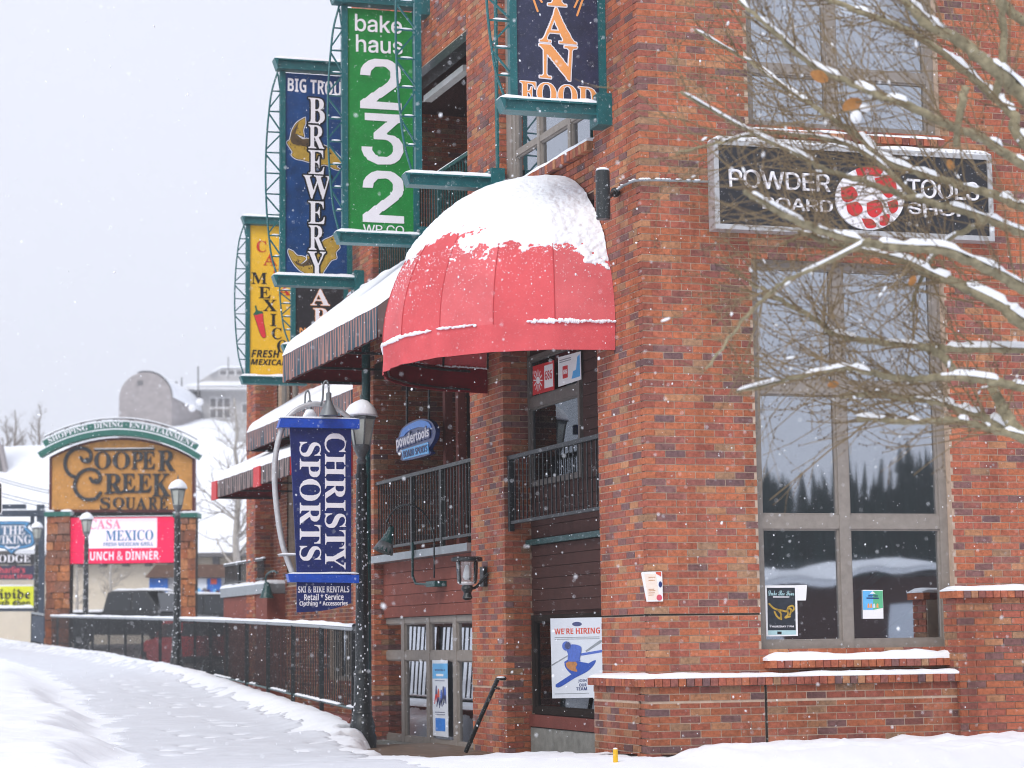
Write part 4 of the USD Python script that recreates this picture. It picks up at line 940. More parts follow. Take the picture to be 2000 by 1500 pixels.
fish([(380, 612), (330, 640), (262, 690), (205, 790), (180, 900), (140, 940), (170, 1000), (215, 1070), (200, 1110), (260, 1160), (340, 1175), (420, 1200), (520, 1225), (560, 1275), (610, 1240), (690, 1250), (770, 1295), (850, 1305), (800, 1260), (880, 1195), (820, 1115), (740, 1040), (640, 985), (540, 960), (420, 895), (350, 900), (280, 850), (260, 830), (330, 860), (368, 868), (355, 780), (385, 690)], 6.82, (540, 140), [(300, 670), (215, 790), (190, 900), (215, 960), (320, 985), (430, 1010), (560, 1040), (680, 1010), (640, 970), (420, 880), (250, 830)], (720, 1090))
fish([(222, 815), (218, 880), (270, 1000), (340, 1110), (430, 1200), (500, 1240), (510, 1290), (570, 1290), (680, 1265), (820, 1270), (880, 1190), (1000, 1020), (1095, 980), (1085, 870), (1150, 790), (1145, 740), (1100, 640), (1105, 540), (1000, 590), (860, 655), (800, 760), (720, 940), (640, 960), (560, 930), (560, 1010), (470, 1080), (440, 1085), (540, 990), (480, 945), (380, 930), (300, 850)], 9.37, (540, 400), [(290, 1010), (400, 1110), (520, 1120), (660, 1090), (720, 1000), (600, 980), (480, 1080), (340, 1040)], (1015, 630))
# black sign behind
F5 = Frame(dpt(690, 640, 34.6) * [1, 1, 0], RD, RN); T = blade('black hanging sign with white letters, half hidden under the blue sign', F5, (577, 452, 671, 672), 'sign_black', (555, 676, 700, 16), truss=.16, seed=29)
ltr(T, F5, 'B', 'serif', (610, 522, 645, 560), 'letter_white'); ltr(T, F5, 'A', 'serif', (607, 564, 644, 597), 'letter_white', outline=.008, om='ink_orange'); ltr(T, F5, 'R', 'serif', (612, 602, 643, 636), 'letter_white', outline=.008, om='ink_orange')
ltr(T, F5, 'NEPALI', 'sans', (585, 640, 650, 652), 'ink_orange'); ltr(T, F5, '& INDIAN', 'sans', (592, 654, 655, 664), 'ink_orange')
# yellow
F6 = Frame(dpt(600, 640, 38.0) * [1, 1, 0], RD, RN); T = blade('yellow hanging sign with red and dark letters and a painted red chili', F6, (488, 442, 580, 733), 'sign_yellow', (473, 737, 598, 15), top=(476, 441, 592), truss=.17, plate=.0, seed=31)
for ch, bx, m in (('C', (501, 470, 520, 493), 'ink_red'), ('A', (514, 495, 541, 519), 'ink_red'), ('S', (534, 525, 549, 545), 'ink_red'), ('A', (543, 559, 568, 577), 'ink_red'), ('M', (491, 532, 521, 555), 'ink_black'), ('E', (505, 560, 528, 583), 'ink_black'), ('X', (514, 585, 540, 608), 'ink_black'), ('I', (528, 613, 540, 637), 'ink_black'), ('C', (531, 640, 550, 663), 'ink_black'), ('O', (541, 664, 562, 689), 'ink_black')): ltr(T, F6, ch, 'serif', bx, m)
ltr(T, F6, 'FRESH', 'italic', (491, 683, 546, 699), 'ink_black'); ltr(T, F6, 'MEXICAN', 'italic', (490, 701, 562, 714), 'ink_black')
cr = lambda pts: F6.poly(catmull(np.array([(400 + x / 3.75, 400 + y / 3.75) for x, y in pts]), 5))
part(T, 'painted_chili', MB().prism(F6, cr([(362, 810), (385, 792), (420, 785), (428, 850), (440, 920), (445, 965), (425, 972), (405, 940), (385, 880)]).buffer(.008), 0, .003), 'ink_black'); part(T, 'painted_chili', MB().prism(F6, cr([(362, 810), (385, 792), (420, 785), (428, 850), (440, 920), (445, 965), (425, 972), (405, 940), (385, 880)]), 0, .006), 'chili_red')
part(T, 'painted_chili', MB().prism(F6, cr([(352, 805), (372, 775), (366, 742), (376, 740), (386, 772), (418, 782), (424, 796), (400, 800), (380, 808)]), 0, .008), 'chili_green')
wr = MB()
for (x0, y0, d0), (x1, y1, d1) in (((545, 126, 28.8), (660, 92, 28.8)), ((478, 428, 38), (548, 408, 37)), ((540, 122, 28.8), (680, 112, 28.0))): wr.tube([dpt(x0, y0, d0), dpt(x1, y1, d1)], .006, 4)

# ------------------------------------------------------------------ red dome awning
aA, aB = LF.a(1203, 650), LF.a(951, 745); ac, aw = (aA + aB) / 2, (aB - aA) / 2
cr_ = LF.c(1203, 629); cv = LF.c(1203, 684); ch_ = LF.c(1084, 349) - cr_
dome = lambda ph, s, p: (ac - aw * np.cos(ph) * np.sin(s), .004 + p * np.sin(ph) * np.sin(s), cr_ + ch_ * np.cos(s))
lo_, hi_ = .5, 4.0
for _ in range(40):
    p = (lo_ + hi_) / 2; phs = np.linspace(.1, 3.0, 60); mnx = min(proj(LF.w(*dome(x, math.pi / 2, p)))[0] for x in phs)
    lo_, hi_ = (p, hi_) if mnx > 745 else (lo_, p)
DP = p
NG = 9; kn = np.linspace(0, np.pi, NG + 1)
def dome_pt(ph, s, out=0.0):
    g = np.clip((ph / np.pi * NG).astype(int), 0, NG - 1); t = ph / np.pi * NG - g
    A = np.stack(dome(kn[g], s, DP), -1); Bq = np.stack(dome(kn[g + 1], s, DP), -1); C = np.stack(dome(ph, s, DP), -1)
    q = (A * (1 - t[..., None]) + Bq * t[..., None]) * .9 + C * .1
    nvec = np.stack([-(np.cos(ph)) * np.sin(s) / aw, np.sin(ph) * np.sin(s) / DP, np.cos(s) / ch_], -1); nvec /= np.linalg.norm(nvec, axis=-1, keepdims=True) + 1e-9
    return LF.o + (q + nvec * np.asarray(out)[..., None]) @ LF.R
DM = thing('dome_awning', 'red fabric dome awning with snow on its crown, on the brick street front', 'awning', LF.w(ac, 0, cv))
S = np.linspace(.02, np.pi / 2, 30)
for g in range(NG):
    ph = np.linspace(kn[g] + 1e-4, kn[g + 1] - 1e-4, 7); Sg, Ph = np.meshgrid(S, ph, indexing='ij'); part(DM, 'gore', MB().grid(dome_pt(Ph, Sg, np.zeros_like(Sg))), 'awning_red' if g % 2 else 'awning_red_lit', smooth=True)
ph = np.linspace(0, np.pi, 90); a_, b_, c_ = dome(ph, np.full(90, np.pi / 2), DP)
rim = np.stack([a_, b_, c_], -1)
rimw = dome_pt(np.clip(ph, 1e-4, np.pi - 1e-4), np.full(90, np.pi / 2), np.zeros(90))
wav = .012 * np.sin(ph * 37) + .01 * np.sin(ph * 17 + 1)
V = np.stack([rimw + ZA * 0, rimw + ZA * (cv - cr_) * .5 + (-XA) * (wav * .4)[:, None], rimw + ZA * (cv - cr_ + 0 * wav)[:, None] + (-XA) * wav[:, None] * .8], 0)
part(DM, 'valance', MB().grid(V), 'awning_red', smooth=True)
inl = (np.array([0.05, ac, 0]) - rimw) * [1, 1, 0]; inl = inl / np.linalg.norm(inl, axis=1, keepdims=True) * .022; Vi = V + inl[None]
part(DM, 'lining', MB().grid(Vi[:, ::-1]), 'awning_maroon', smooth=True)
for k in kn[1:-1]: part(DM, 'seam', MB().tube(dome_pt(np.full(24, k), np.linspace(.3, np.pi / 2, 24), np.full(24, .002)), .006, 5), 'awning_seam', smooth=True)
rb_ = MB()
for k in kn: rb_.tube(dome_pt(np.full(14, min(max(k, 1e-4), np.pi - 1e-4)), np.linspace(.05, np.pi / 2, 14), np.full(14, -.05)), .014, 6)
inw = (np.array([0.05, ac, 0]) - rimw) * [1, 1, 0]; inw = inw / np.linalg.norm(inw, axis=1, keepdims=True) * .05; rb_.tube(rimw[4:-4] - ZA * .04 + inw[4:-4], .014, 6); rb_.tube(rimw[4:-4] + ZA * (cv - cr_ + .03) + inw[4:-4], .012, 6)
part(DM, 'frame', rb_, 'black_steel', smooth=50)
Sg, Ph = np.meshgrid(np.linspace(.0, 1.35, 230), np.linspace(.005, np.pi - .005, 420), indexing='ij')
base0 = dome_pt(Ph, np.maximum(Sg, .01), np.zeros_like(Sg))
na, nb2, nc_ = (meshkit.fbm(base0 * k, 4, sd) for k, sd in ((2.2, 41), (9, 43), (26, 45)))
thr = 1.07 + .07 * np.cos(Ph * 2) + (na - .5) * .42 + (nb2 - .5) * .24 + (nc_ - .5) * .20
edge_ = thr - Sg
hgt = np.where(edge_ > 0, .060 * np.clip(edge_ / .55, 0, 1) ** .75 * (.85 + .3 * na) + (nb2 - .5) * .022 * np.clip(edge_ / .1, 0, 1) + (nc_ - .5) * .010, -.02)
SP = dome_pt(Ph, np.maximum(Sg, .004), hgt)
nS, mS = Sg.shape; ok = edge_ > -.02
i, j = np.meshgrid(np.arange(nS - 1), np.arange(mS - 1), indexing='ij'); a = (i * mS + j).ravel(); good = (ok[:-1, :-1] & ok[1:, :-1] & ok[:-1, 1:] & ok[1:, 1:]).ravel(); a = a[good]
part(DM, 'snow_cap', MB().add(SP.reshape(-1, 3), np.vstack([np.column_stack([a, a + 1, a + mS + 1]), np.column_stack([a, a + mS + 1, a + mS])])).compact(), 'awning_snow_base', smooth=True)
sp = MB()
for _ in range(1700):
    ph_ = rng.uniform(.05, 3.0); s_ = 1.06 + abs(rng.normal(0, .16)); r_ = rng.uniform(.0018, .0055) * (1 if rng.random() < .93 else 2.2)
    if s_ > 1.53: continue
    sp.ell(dome_pt(np.array([ph_]), np.array([s_]), np.array([.002]))[0], (r_, r_, r_ * rng.uniform(.6, 1.6)), 0)
part(DM, 'snow_specks', sp, 'snow', kind='stuff', smooth=True)
rs = MB(); nzr = meshkit.fbm(np.column_stack([ph * 3, ph * 0, ph * 0]), 3, 8)
for k in range(89):
    if nzr[k] > .36 or k < 14:
        for u in np.linspace(0, 1, 4): q = rimw[k] * (1 - u) + rimw[k + 1] * u; rs.ell(q + ZA * rng.uniform(.0, .015) - XA * .008, (.018, .035, rng.uniform(.006, .022) * (.5 + 1.4 * max(0, nzr[k] - .2)) * (1.35 if k < 14 else 1)), 1)
part(DM, 'snow_clumps', rs, 'snow', kind='stuff', smooth=True)

# ------------------------------------------------------------------ striped awnings
def striped(label, base, a0, a1, boff, out, zf, zt, vh, matn='awning_stripe', seed=0, endred=False, hip=.0):
    F = LF.shifted(boff); T = thing('striped_awning', label, 'awning', F.w(a1, 0, zf))
    q = lambda a, b, c: F.w(a, b, c); g = MB(); t = .02
    for dz in (0, -t): g.add([q(a0, out, zf + dz), q(a1, out, zf + dz), q(a1 - hip, .02, zt + dz), q(a0, .02, zt + dz)], [[0, 1, 2], [0, 2, 3]] if dz == 0 else [[2, 1, 0], [3, 2, 0]])
    part(T, 'canopy', g, matn)
    n = int((a1 - a0) / .06); A = np.linspace(a0, a1, n + 1); w = .012 * np.sin(A * 21) + .008 * np.sin(A * 47)
    part(T, 'valance', MB().grid(np.array([[q(x, out + .004, zf + .01), q(x, out + .004 + y * .5, zf - vh * .5), q(x, out + .004 + y, zf - vh + .006 * math.sin(x * 19))] for x, y in zip(A, w)])), matn, smooth=True)
    for e0_, e1_ in (((a1 - .42, a1 + .01), (a0 + (a1 - a0) * .34, a0 + (a1 - a0) * .42)) if endred else ()): part(T, 'end_cap', MB().add([q(x, out + .03, z) for x in (e0_, e1_) for z in (zf + .015, zf - vh - .03)] + [q(x, out - .01, z) for x in (e0_, e1_) for z in (zf + .015, zf - vh - .03)], [[0, 1, 3], [0, 3, 2], [4, 7, 5], [4, 6, 7], [2, 3, 7], [2, 7, 6], [0, 5, 1], [0, 4, 5], [1, 5, 7], [1, 7, 3], [0, 2, 6], [0, 6, 4]]), 'red_sign')
    ends = MB()
    for e in (a0, a1): ends.add([q(e, out, zf), q(e, out, zf - vh), q(e, .02, zf - vh), q(e - (hip if e == a1 else 0), .02, zt)], [[0, 1, 2], [0, 2, 3]])
    part(T, 'end_panel', ends, 'red_sign' if endred else matn)
    ln = MB()
    ln.add([q(a0, out - .015, zf - .02), q(a1, out - .015, zf - .02), q(a1, out - .015, zf - vh), q(a0, out - .015, zf - vh)], [[0, 1, 2], [0, 2, 3]])
    for e in (a0 + .012, a1 - .012): ln.add([q(e, out, zf - .02), q(e, out, zf - vh), q(e, .02, zf - vh), q(e - (hip if e > a0 + .1 else 0), .02, zt - .03)], [[0, 1, 2], [0, 2, 3]])
    ln.add([q(a0, out - .02, zf - .03), q(a1, out - .02, zf - .03), q(a1, .02, zt - .04), q(a0, .02, zt - .04)], [[0, 1, 2], [0, 2, 3]])
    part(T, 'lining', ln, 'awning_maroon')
    fr = MB()
    for e in np.linspace(a0 + .03, a1 - .03, 4): fr.bar(q(e, out - .03, zf - .05), q(e, .04, zt - .08), .03); fr.bar(q(e, out - .03, zf - vh + .02), q(e, .04, zf - vh + .02), .03)
    fr.bar(q(a0, out - .035, zf - vh + .02), q(a1, out - .035, zf - vh + .02), .03); part(T, 'frame', fr, 'black_steel')
    nA, nB = max(8, int((a1 - a0) / .05)), 24; U, Vv = np.meshgrid(np.linspace(0, 1, nA), np.linspace(0, 1, nB), indexing='ij')
    aa = a0 + (a1 - hip * Vv - a0) * U; P = np.stack([aa, out + (.02 - out) * Vv, zf + (zt - zf) * Vv], -1)
    nz = meshkit.fbm(np.stack([aa * 1.5, Vv * 2, np.full_like(aa, seed)], -1), 3, seed); nz2 = meshkit.fbm(np.stack([aa * 7, Vv * 8, np.full_like(aa, seed)], -1), 3, seed + 1)
    ed = np.minimum(np.minimum(U, 1 - U) * (a1 - a0), np.minimum(Vv, 1 - Vv) * 1.4); hh = (.10 + .06 * nz + .02 * nz2) * np.clip(ed / .09, 0, 1) ** .5
    P[..., 2] += .003 + hh; P[..., 1] += np.where(Vv < .15, .03 * (nz2 - .3), 0); sm = MB().grid((F.o + P @ F.R)[:, ::-1]); part(T, 'snow_cap', sm, 'snow', smooth=70)
    return T, F
oA = 1.2
zfA, ztA = LF.c(650, 645, oA), LF.c(748, 556, 0)
aL, aR = LF.a(553, 705, oA), Y3 - .25
TA, FA = striped('large striped awning with thick snow, left of the red dome', None, aR, aL, 0, oA, zfA, ztA, .36, seed=51)
pp = LF.w(LF.a(716, 1000, .42), .42, 0); part(TA, 'awning_post', MB().tube([pp + ZA * -.1, pp + ZA * (zfA + .15)], .055, 10), 'dark_green_steel', smooth=50)
bo = SX + oA
zfB, ztB = LF.c(580, 806, bo), LF.c(668, 748, SX)
striped('middle striped awning with snow, behind the gooseneck lamps', None, LF.a(686, 762, bo), LF.a(481, 853, bo), SX, oA, zfB, ztB, .32, seed=53)
F7 = SX + oA + .1
zfC, ztC = LF.c(470, 925, F7), LF.c(560, 878, SX - .2)
striped('lowest striped awning with bright red end, furthest left', None, LF.a(566, 893, F7), LF.a(416, 945, F7), SX - .2, oA + .3, zfC, ztC, .30, matn='awning_stripe_grey', seed=55, endred=True, hip=.5)
# ------------------------------------------------------------------ blue hanging banner beside the lamp post
HB = Frame(dpt(690, 1000, 25.2) * [1, 1, 0], RD, RN)
T = thing('banner_sign', 'dark blue vertical banner with white lettering on a curved grey arm', 'banner', HB.w(*np.insert(HB.at(690, 1200), 1, 0)))
part(T, 'panel', MB().prism(HB, HB.poly([(566, 836), (686, 837), (686, 1123), (580, 1122)]), -.03, 0), 'banner_navy')
part(T, 'panel', MB().prism(HB, HB.poly(np.vstack([[(580, 1137), (686, 1139)], catmull(np.array([(686, 1178), (655, 1188), (620, 1194), (580, 1196.0)]), 6)])), -.03, 0), 'banner_navy', label='small dark blue lower panel with three lines of lettering')
for pts in ([(547, 818), (700, 820), (700, 838), (542, 835)], [(560, 1121), (699, 1123), (699, 1139), (564, 1137)]):
    g = HB.poly(pts); part(T, 'beam', MB().prism(HB, g, -.09, .07), 'beam_blue')
    part(T, 'snow_cap', MB().snow(HB, g.bounds[0] + .02, g.bounds[2], -.08, .06, HB.c(620, pts[0][1]), .022, seed=int(pts[0][1])), 'snow', smooth=60)
def rot(t, bx):
    g = affinity.rotate(text(t, 'serif'), -90, origin=(0, 0)); return MB().prism(HB, pxfit(HB, g, *bx), .0, .006)
part(T, 'lettering', rot('CHRISTY', (634, 846, 676, 1112)), 'letter_white'); part(T, 'lettering', rot('SPORTS', (585, 863, 627, 1095)), 'letter_white')
for t, bx in (('SKI & BIKE RENTALS', (582, 1145, 682, 1157)), ('Retail * Service', (594, 1160, 671, 1172)), ('Clothing * Accessories', (585, 1174, 679, 1185))): part(T, 'lettering', MB().prism(HB, pxfit(HB, text(t, 'sans'), *bx), 0, .006), 'letter_white')
hp = lambda x, y, b: HB.w(*np.insert(HB.at(x, y), 1, b))
part(T, 'curved_arm', MB().tube(catmull(np.array([hp(x, y, -.06) for x, y in ((574, 1122), (553, 1060), (541, 980), (538, 920), (543, 870), (554, 830))]), 6), .035, 8), 'galvanised', smooth=60)
part(T, 'curved_arm', MB().tube(catmull(np.array([hp(x, y, -.06) for x, y in ((560, 818), (580, 800), (606, 789), (632, 789), (660, 797), (684, 815))]), 6), .032, 8), 'galvanised', smooth=60)
part(T, 'lower_arm', MB().tube([hp(545, 1085, -.03), hp(584, 1083, -.03)], .012, 6), 'galvanised'); part(T, 'snow_cap', MB().snow(HB, HB.at(543, 1083)[0], HB.at(586, 1083)[0], -.05, -.01, HB.at(560, 1083)[1], .02, seed=2), 'snow')
def gooseneck(label, x, y, b, k, matn, snow=True):
    o = hp(x, y, b); L_ = thing('gooseneck_lamp', label, 'lamp', o)
    part(L_, 'shade', MB().lathe(o, [(.118 * k, 0), (.112 * k, .02 * k), (.075 * k, .09 * k), (.042 * k, .16 * k), (.032 * k, .20 * k), (.034 * k, .27 * k), (.018 * k, .285 * k)], 16), matn, smooth=40)
    A = [o + ZA * .28 * k + HB.ex * -.0, o + ZA * .37 * k - HB.ex * .005, o + ZA * .42 * k - HB.ex * .03 * k, o + ZA * .37 * k - HB.ex * .065 * k, o + ZA * .2 * k - HB.ex * .075 * k, o + ZA * .13 * k - HB.ex * .09 * k - HB.ey * .05]
    part(L_, 'neck', MB().tube(catmull(np.array(A), 6), .013 * k, 7), matn, smooth=60)
    if snow:
        s = MB().lathe(o, [(.113 * k, .025 * k), (.105 * k, .05 * k), (.08 * k, .10 * k), (.05 * k, .15 * k)], 12); part(L_, 'snow_cap', s, 'snow', smooth=True)
    return L_
gooseneck('big grey gooseneck lamp over the top of the blue banner', 637, 815, .16, 1.0, 'lamp_grey', False)
gooseneck('smaller snow-covered gooseneck lamp half behind the big grey one, over the blue banner', 612, 817, -.22, .85, 'lamp_grey', True)

# ------------------------------------------------------------------ signs and fittings on the window front
SW = RF.shifted(.16)
g0, g1 = SW.poly([(1393, 273), (1938, 305), (1938, 472), (1395, 446)]), SW.poly([(1402, 283), (1929, 313), (1929, 463), (1404, 438)])
x0, y0, x1, y1 = g0.bounds
T = thing('shop_sign', 'wide dark wall sign with white lettering and a red and white round emblem', 'sign', SW.w((x0 + x1) / 2, 0, y0))
sx0, sx1 = SW.at(1394, 360)[0], SW.at(1938, 390)[0]; sc0, sc1 = SW.at(1660, 459)[1], SW.at(1660, 288)[1]
part(T, 'box', MB().box(SW, sx0 + .01, sx1 - .01, -.15, -.012, sc0 + .01, sc1 - .01), 'grey_steel'); part(T, 'panel', MB().box(SW, sx0 + .045, sx1 - .045, -.012, .002, sc0 + .045, sc1 - .045), 'sign_black')
fm = MB()
for a, b, c, d in ((sx0, sx1, sc1 - .05, sc1), (sx0, sx1, sc0, sc0 + .05), (sx0, sx0 + .05, sc0 + .05, sc1 - .05), (sx1 - .05, sx1, sc0 + .05, sc1 - .05)): fm.box(SW, a, b, -.15, .02, c, d)
part(T, 'frame', fm, 'galvanised'); part(T, 'snow_cap', MB().snow(SW, sx0, sx1, -.13, .012, sc1, .05, seed=3), 'snow', smooth=60)
def q(t, tl, tr, bl, br, w=300): part(T, 'lettering', MB().prism(SW, quadfit(SW, text(t, 'inter', w), tl, tr, bl, br), .004, .03), 'letter_white')
q('POWDER', (1422, 330), (1618, 341), (1424, 366), (1620, 376), 420); q('BOARD', (1488, 385), (1624, 392), (1489, 408), (1625, 416), 480); q('TOOLS', (1770, 349), (1908, 357), (1772, 386), (1910, 393), 420); q('SHOP', (1772, 396), (1890, 402), (1773, 418), (1892, 425), 480)
em = SW.poly([(1697 + 67 * math.cos(t), 388 + 62 * math.sin(t)) for t in np.linspace(0, 2 * np.pi, 40)]); part(T, 'emblem', MB().prism(SW, em, .004, .03), 'letter_white')
rp = [[(1668, 332), (1700, 322), (1722, 330), (1712, 346), (1690, 342), (1676, 350)], [(1705, 350), (1738, 345), (1748, 372), (1733, 388), (1716, 372)], [(1640, 368), (1662, 366), (1672, 384), (1655, 396), (1642, 390)], [(1650, 400), (1672, 396), (1682, 412), (1668, 424), (1654, 416)], [(1690, 398), (1712, 392), (1722, 410), (1706, 426), (1692, 418)], [(1730, 396), (1748, 392), (1750, 410), (1738, 418)], [(1680, 428), (1700, 430), (1708, 444), (1690, 446)], [(1716, 424), (1734, 420), (1730, 440), (1716, 440)]]
part(T, 'emblem', MB().prism(SW, union_all([SW.poly(catmull(np.array(r + r[:1], float), 4)) for r in rp]).intersection(em), .031, .038), 'red_sign')
# cylinder light with its conduit
p = LF.w(*np.insert(LF.at(1178, 400, .30), 1, .30)); T = thing('wall_light', 'dark upright cylinder wall light with a grey conduit running to the wide wall sign', 'wall light', p)
k = 96 / FPX * proj(p)[2]; part(T, 'cylinder', MB().lathe(p - ZA * k * .30, [(.066, 0), (.07, .005), (.07, k * .995), (.066, k)], 20), 'black_steel', smooth=40); part(T, 'snow_cap', MB().lathe(p + ZA * k * .7, [(.069, 0), (.06, .022), (.03, .034)], 16), 'snow', smooth=True)
p2 = LF.w(*np.insert(LF.at(1207, 376, .02), 1, .02)); part(T, 'bracket', MB().tube([p + ZA * .03, p2 - XA * .03 + ZA * .01], .024, 8).ell(p2 - XA * .03, (.05, .05, .05), 2), 'black_steel', smooth=40)
cpth = [p2 - XA * .02] + [LF.w(*np.insert(LF.at(x, y, .03), 1, .03)) for x, y in ((1218, 362), (1240, 353), (1256, 352))] + [RF.w(*np.insert(RF.at(x, y, .03), 1, .03)) for x, y in ((1290, 352), (1340, 354), (1392, 355))]
part(T, 'conduit', MB().tube(np.array(cpth), .012, 6), 'grey_steel', smooth=50)
sn = MB()
for i in range(26):
    u = rng.uniform(0, 1); a = np.array(cpth); j = min(int(u * (len(a) - 1)), len(a) - 2); w = u * (len(a) - 1) - j; sn.ell(a[j] * (1 - w) + a[j + 1] * w + ZA * .014, (.025, .02, .01), 1)
part(T, 'snow_clumps', sn, 'snow', smooth=True, kind='stuff')
def sheet(name, label, F, b, pts, m, cat='poster'):
    g = F.poly(pts, b); x0, y0, x1, y1 = g.bounds; t = thing(name, label, cat, F.w((x0 + x1) / 2, b, y0)); part(t, 'sheet', MB().prism(F, g, b, b + .003), m); return t
def pz_(t, F, b, pts, m, k=1, name='print', sm=False):
    P = catmull(np.array(pts + pts[:1], float), 5) if sm else pts; part(t, name, MB().prism(F, F.poly(P, b), b + .003 + .0012 * (k - 1), b + .003 + .0012 * k), m)
def tx(t, F, b, s, tl, tr, bl, br, m, st='sans', k=2, w=None): part(t, 'lettering', MB().prism(F, quadfit(F, text(s, st, w), tl, tr, bl, br, b), b + .003, b + .003 + .0012 * k), m)
ell_ = lambda cx, cy, rx, ry, n=16, a=0: [(cx + rx * math.cos(x) * math.cos(a) - ry * math.sin(x) * math.sin(a), cy + rx * math.cos(x) * math.sin(a) + ry * math.sin(x) * math.cos(a)) for x in np.linspace(0, 2 * np.pi, n, endpoint=False)]
# flyer on the brick corner
R2 = lambda X, Y: (1240 + X / 16.67, 1100 + Y / 16.67)
T = sheet('flyer', 'small pale paper flyer with purple berries, stuck on the brick wall', RF, .022, [R2(200, 320), R2(240, 285), R2(880, 265), R2(915, 1240), R2(380, 1255)], 'paper_white', 'flyer')
pz_(T, RF, .022, [R2(300, 360), R2(680, 350), R2(800, 1190), R2(430, 1200)], 'paper_cream'); pz_(T, RF, .022, [R2(670, 285), R2(850, 285), R2(850, 440), R2(790, 400), R2(690, 350)], 'hiring_red', 2); pz_(T, RF, .022, ell_(*R2(825, 690), 3.4, 6), 'oval_navy', 2); pz_(T, RF, .022, ell_(*R2(790, 1120), 5.4, 6), 'shop_pink', 2)
for i, yy in enumerate((450, 550, 840, 890, 960, 1030)): pz_(T, RF, .022, [R2(440, yy), R2(660 - 20 * (i % 3), yy - 5), R2(660 - 20 * (i % 3), yy + 14), R2(440, yy + 19)], 'skier_orange', 2)
# posters inside the lower window
b = wb - .05
Q = lambda X, Y: (1480 + X / 7.69, 1130 + Y / 7.69)
T = sheet('poster', 'dark concert poster with a pale border, in the lower left window pane', RF, b + .012, [Q(100, 103), Q(585, 100), Q(603, 862), Q(120, 868)], 'paper_white')
pz_(T, RF, b + .012, [Q(136, 140), Q(555, 138), Q(570, 775), Q(152, 778)], 'poster_dark'); pz_(T, RF, b + .012, [Q(152, 780), Q(572, 777), Q(574, 842), Q(154, 845)], 'poster_teal')
tx(T, RF, b + .012, 'Duke Ree Four', Q(155, 175), Q(545, 185), Q(155, 255), Q(545, 255), 'poster_teal', 'script', 3)
tx(T, RF, b + .012, 'THURSDAY 7 PM', Q(180, 708), Q(538, 706), Q(180, 734), Q(538, 732), 'letter_white', k=3); pz_(T, RF, b + .012, [Q(225, 268), Q(470, 270), Q(470, 284), Q(225, 284)], 'letter_white', 2)
for P in ([(170, 380), (230, 440), (300, 470), (360, 480)], [(360, 480), (430, 490), (460, 430), (520, 410), (540, 460), (500, 500)], [(250, 500), (280, 560), (330, 600), (350, 540)], [(440, 470), (450, 540), (410, 585), (480, 570)], [(300, 470), (340, 520), (350, 610)], [(460, 440), (500, 470), (480, 540)]):
    part(T, 'print', MB().prism(RF, LineString([RF.at(*Q(*p_), b + .012) for p_ in catmull(np.array(P, float), 5)]).buffer(.009), b + .015, b + .0175), 'trout_gold')
pz_(T, RF, b + .012, [Q(290, 795), Q(355, 797), Q(355, 836), Q(290, 835)], 'ink_black', 2)
T = sheet('notice', 'plain white sheet beside the dark concert poster, partly behind it', RF, b + .008, [Q(575, 98), Q(738, 96), Q(722, 328), Q(575, 330)], 'paper_white', 'notice')
T = sheet('poster', 'small blue and green poster in the lower right window pane', RF, b + .012, [Q(1572, 170), Q(1876, 172), Q(1886, 602), Q(1578, 606)], 'paper_white')
pz_(T, RF, b + .012, [Q(1575, 185), Q(1730, 185), Q(1730, 470), Q(1580, 470)], 'poster_sky'); pz_(T, RF, b + .012, [Q(1730, 185), Q(1874, 185), Q(1878, 440), Q(1730, 470)], 'poster_green'); pz_(T, RF, b + .012, [Q(1680, 230), Q(1720, 190), Q(1765, 228)], 'letter_white', 2)
tx(T, RF, b + .012, 'WINTER', Q(1655, 242), Q(1800, 244), Q(1655, 272), Q(1800, 274), 'oval_navy', k=3); pz_(T, RF, b + .012, [Q(1630, 284), Q(1815, 286), Q(1815, 306), Q(1630, 304)], 'oval_navy', 2)
for x in (1660, 1700, 1745, 1795): pz_(T, RF, b + .012, [Q(x - 16, 440), Q(x - 12, 385), Q(x, 370), Q(x + 12, 385), Q(x + 16, 440)], 'ink_orange' if x != 1745 else 'poster_paper', 2)

# ------------------------------------------------------------------ first bay: posters, neon, hiring poster
H = lambda X, Y: (1060 + X / 7.892, 1190 + Y / 7.892)
b1 = RB + .026
T = sheet('poster', 'big white hiring poster with a blue skier, in the display window by the corner pier', LF, b1, [H(120, 140), H(940, 122), H(958, 1360), H(150, 1372)], 'poster_paper')
tx(T, LF, b1, "WE'RE HIRING", H(185, 298), H(888, 280), H(190, 388), H(888, 372), 'hiring_red')
pz_(T, LF, b1, [H(*p_) for p_ in ell_(533, 228, 75, 34)], 'oval_navy', 1, sm=True)
for y in (432, 458, 1300): pz_(T, LF, b1, [H(190, y), H(720 if y > 1000 else 880, y - 12), H(720 if y > 1000 else 880, y - 2), H(190, y + 10)], 'grey_steel', 1)
for P, m, k in (([(130, 860), (400, 700), (410, 716), (135, 880)], 'grey_steel', 1), ([(660, 640), (880, 480), (950, 470), (900, 520), (680, 660)], 'grey_steel', 1)): pz_(T, LF, b1, [H(*p_) for p_ in P], m, k)
pz_(T, LF, b1, [H(*p_) for p_ in [(590, 680), (930, 622), (940, 660), (600, 716)]], 'skier_blue', 1); pz_(T, LF, b1, [H(*p_) for p_ in [(205, 1160), (420, 1020), (790, 790), (800, 850), (690, 960), (500, 1060), (290, 1190), (215, 1200)]], 'ski_blue', 2, sm=True)
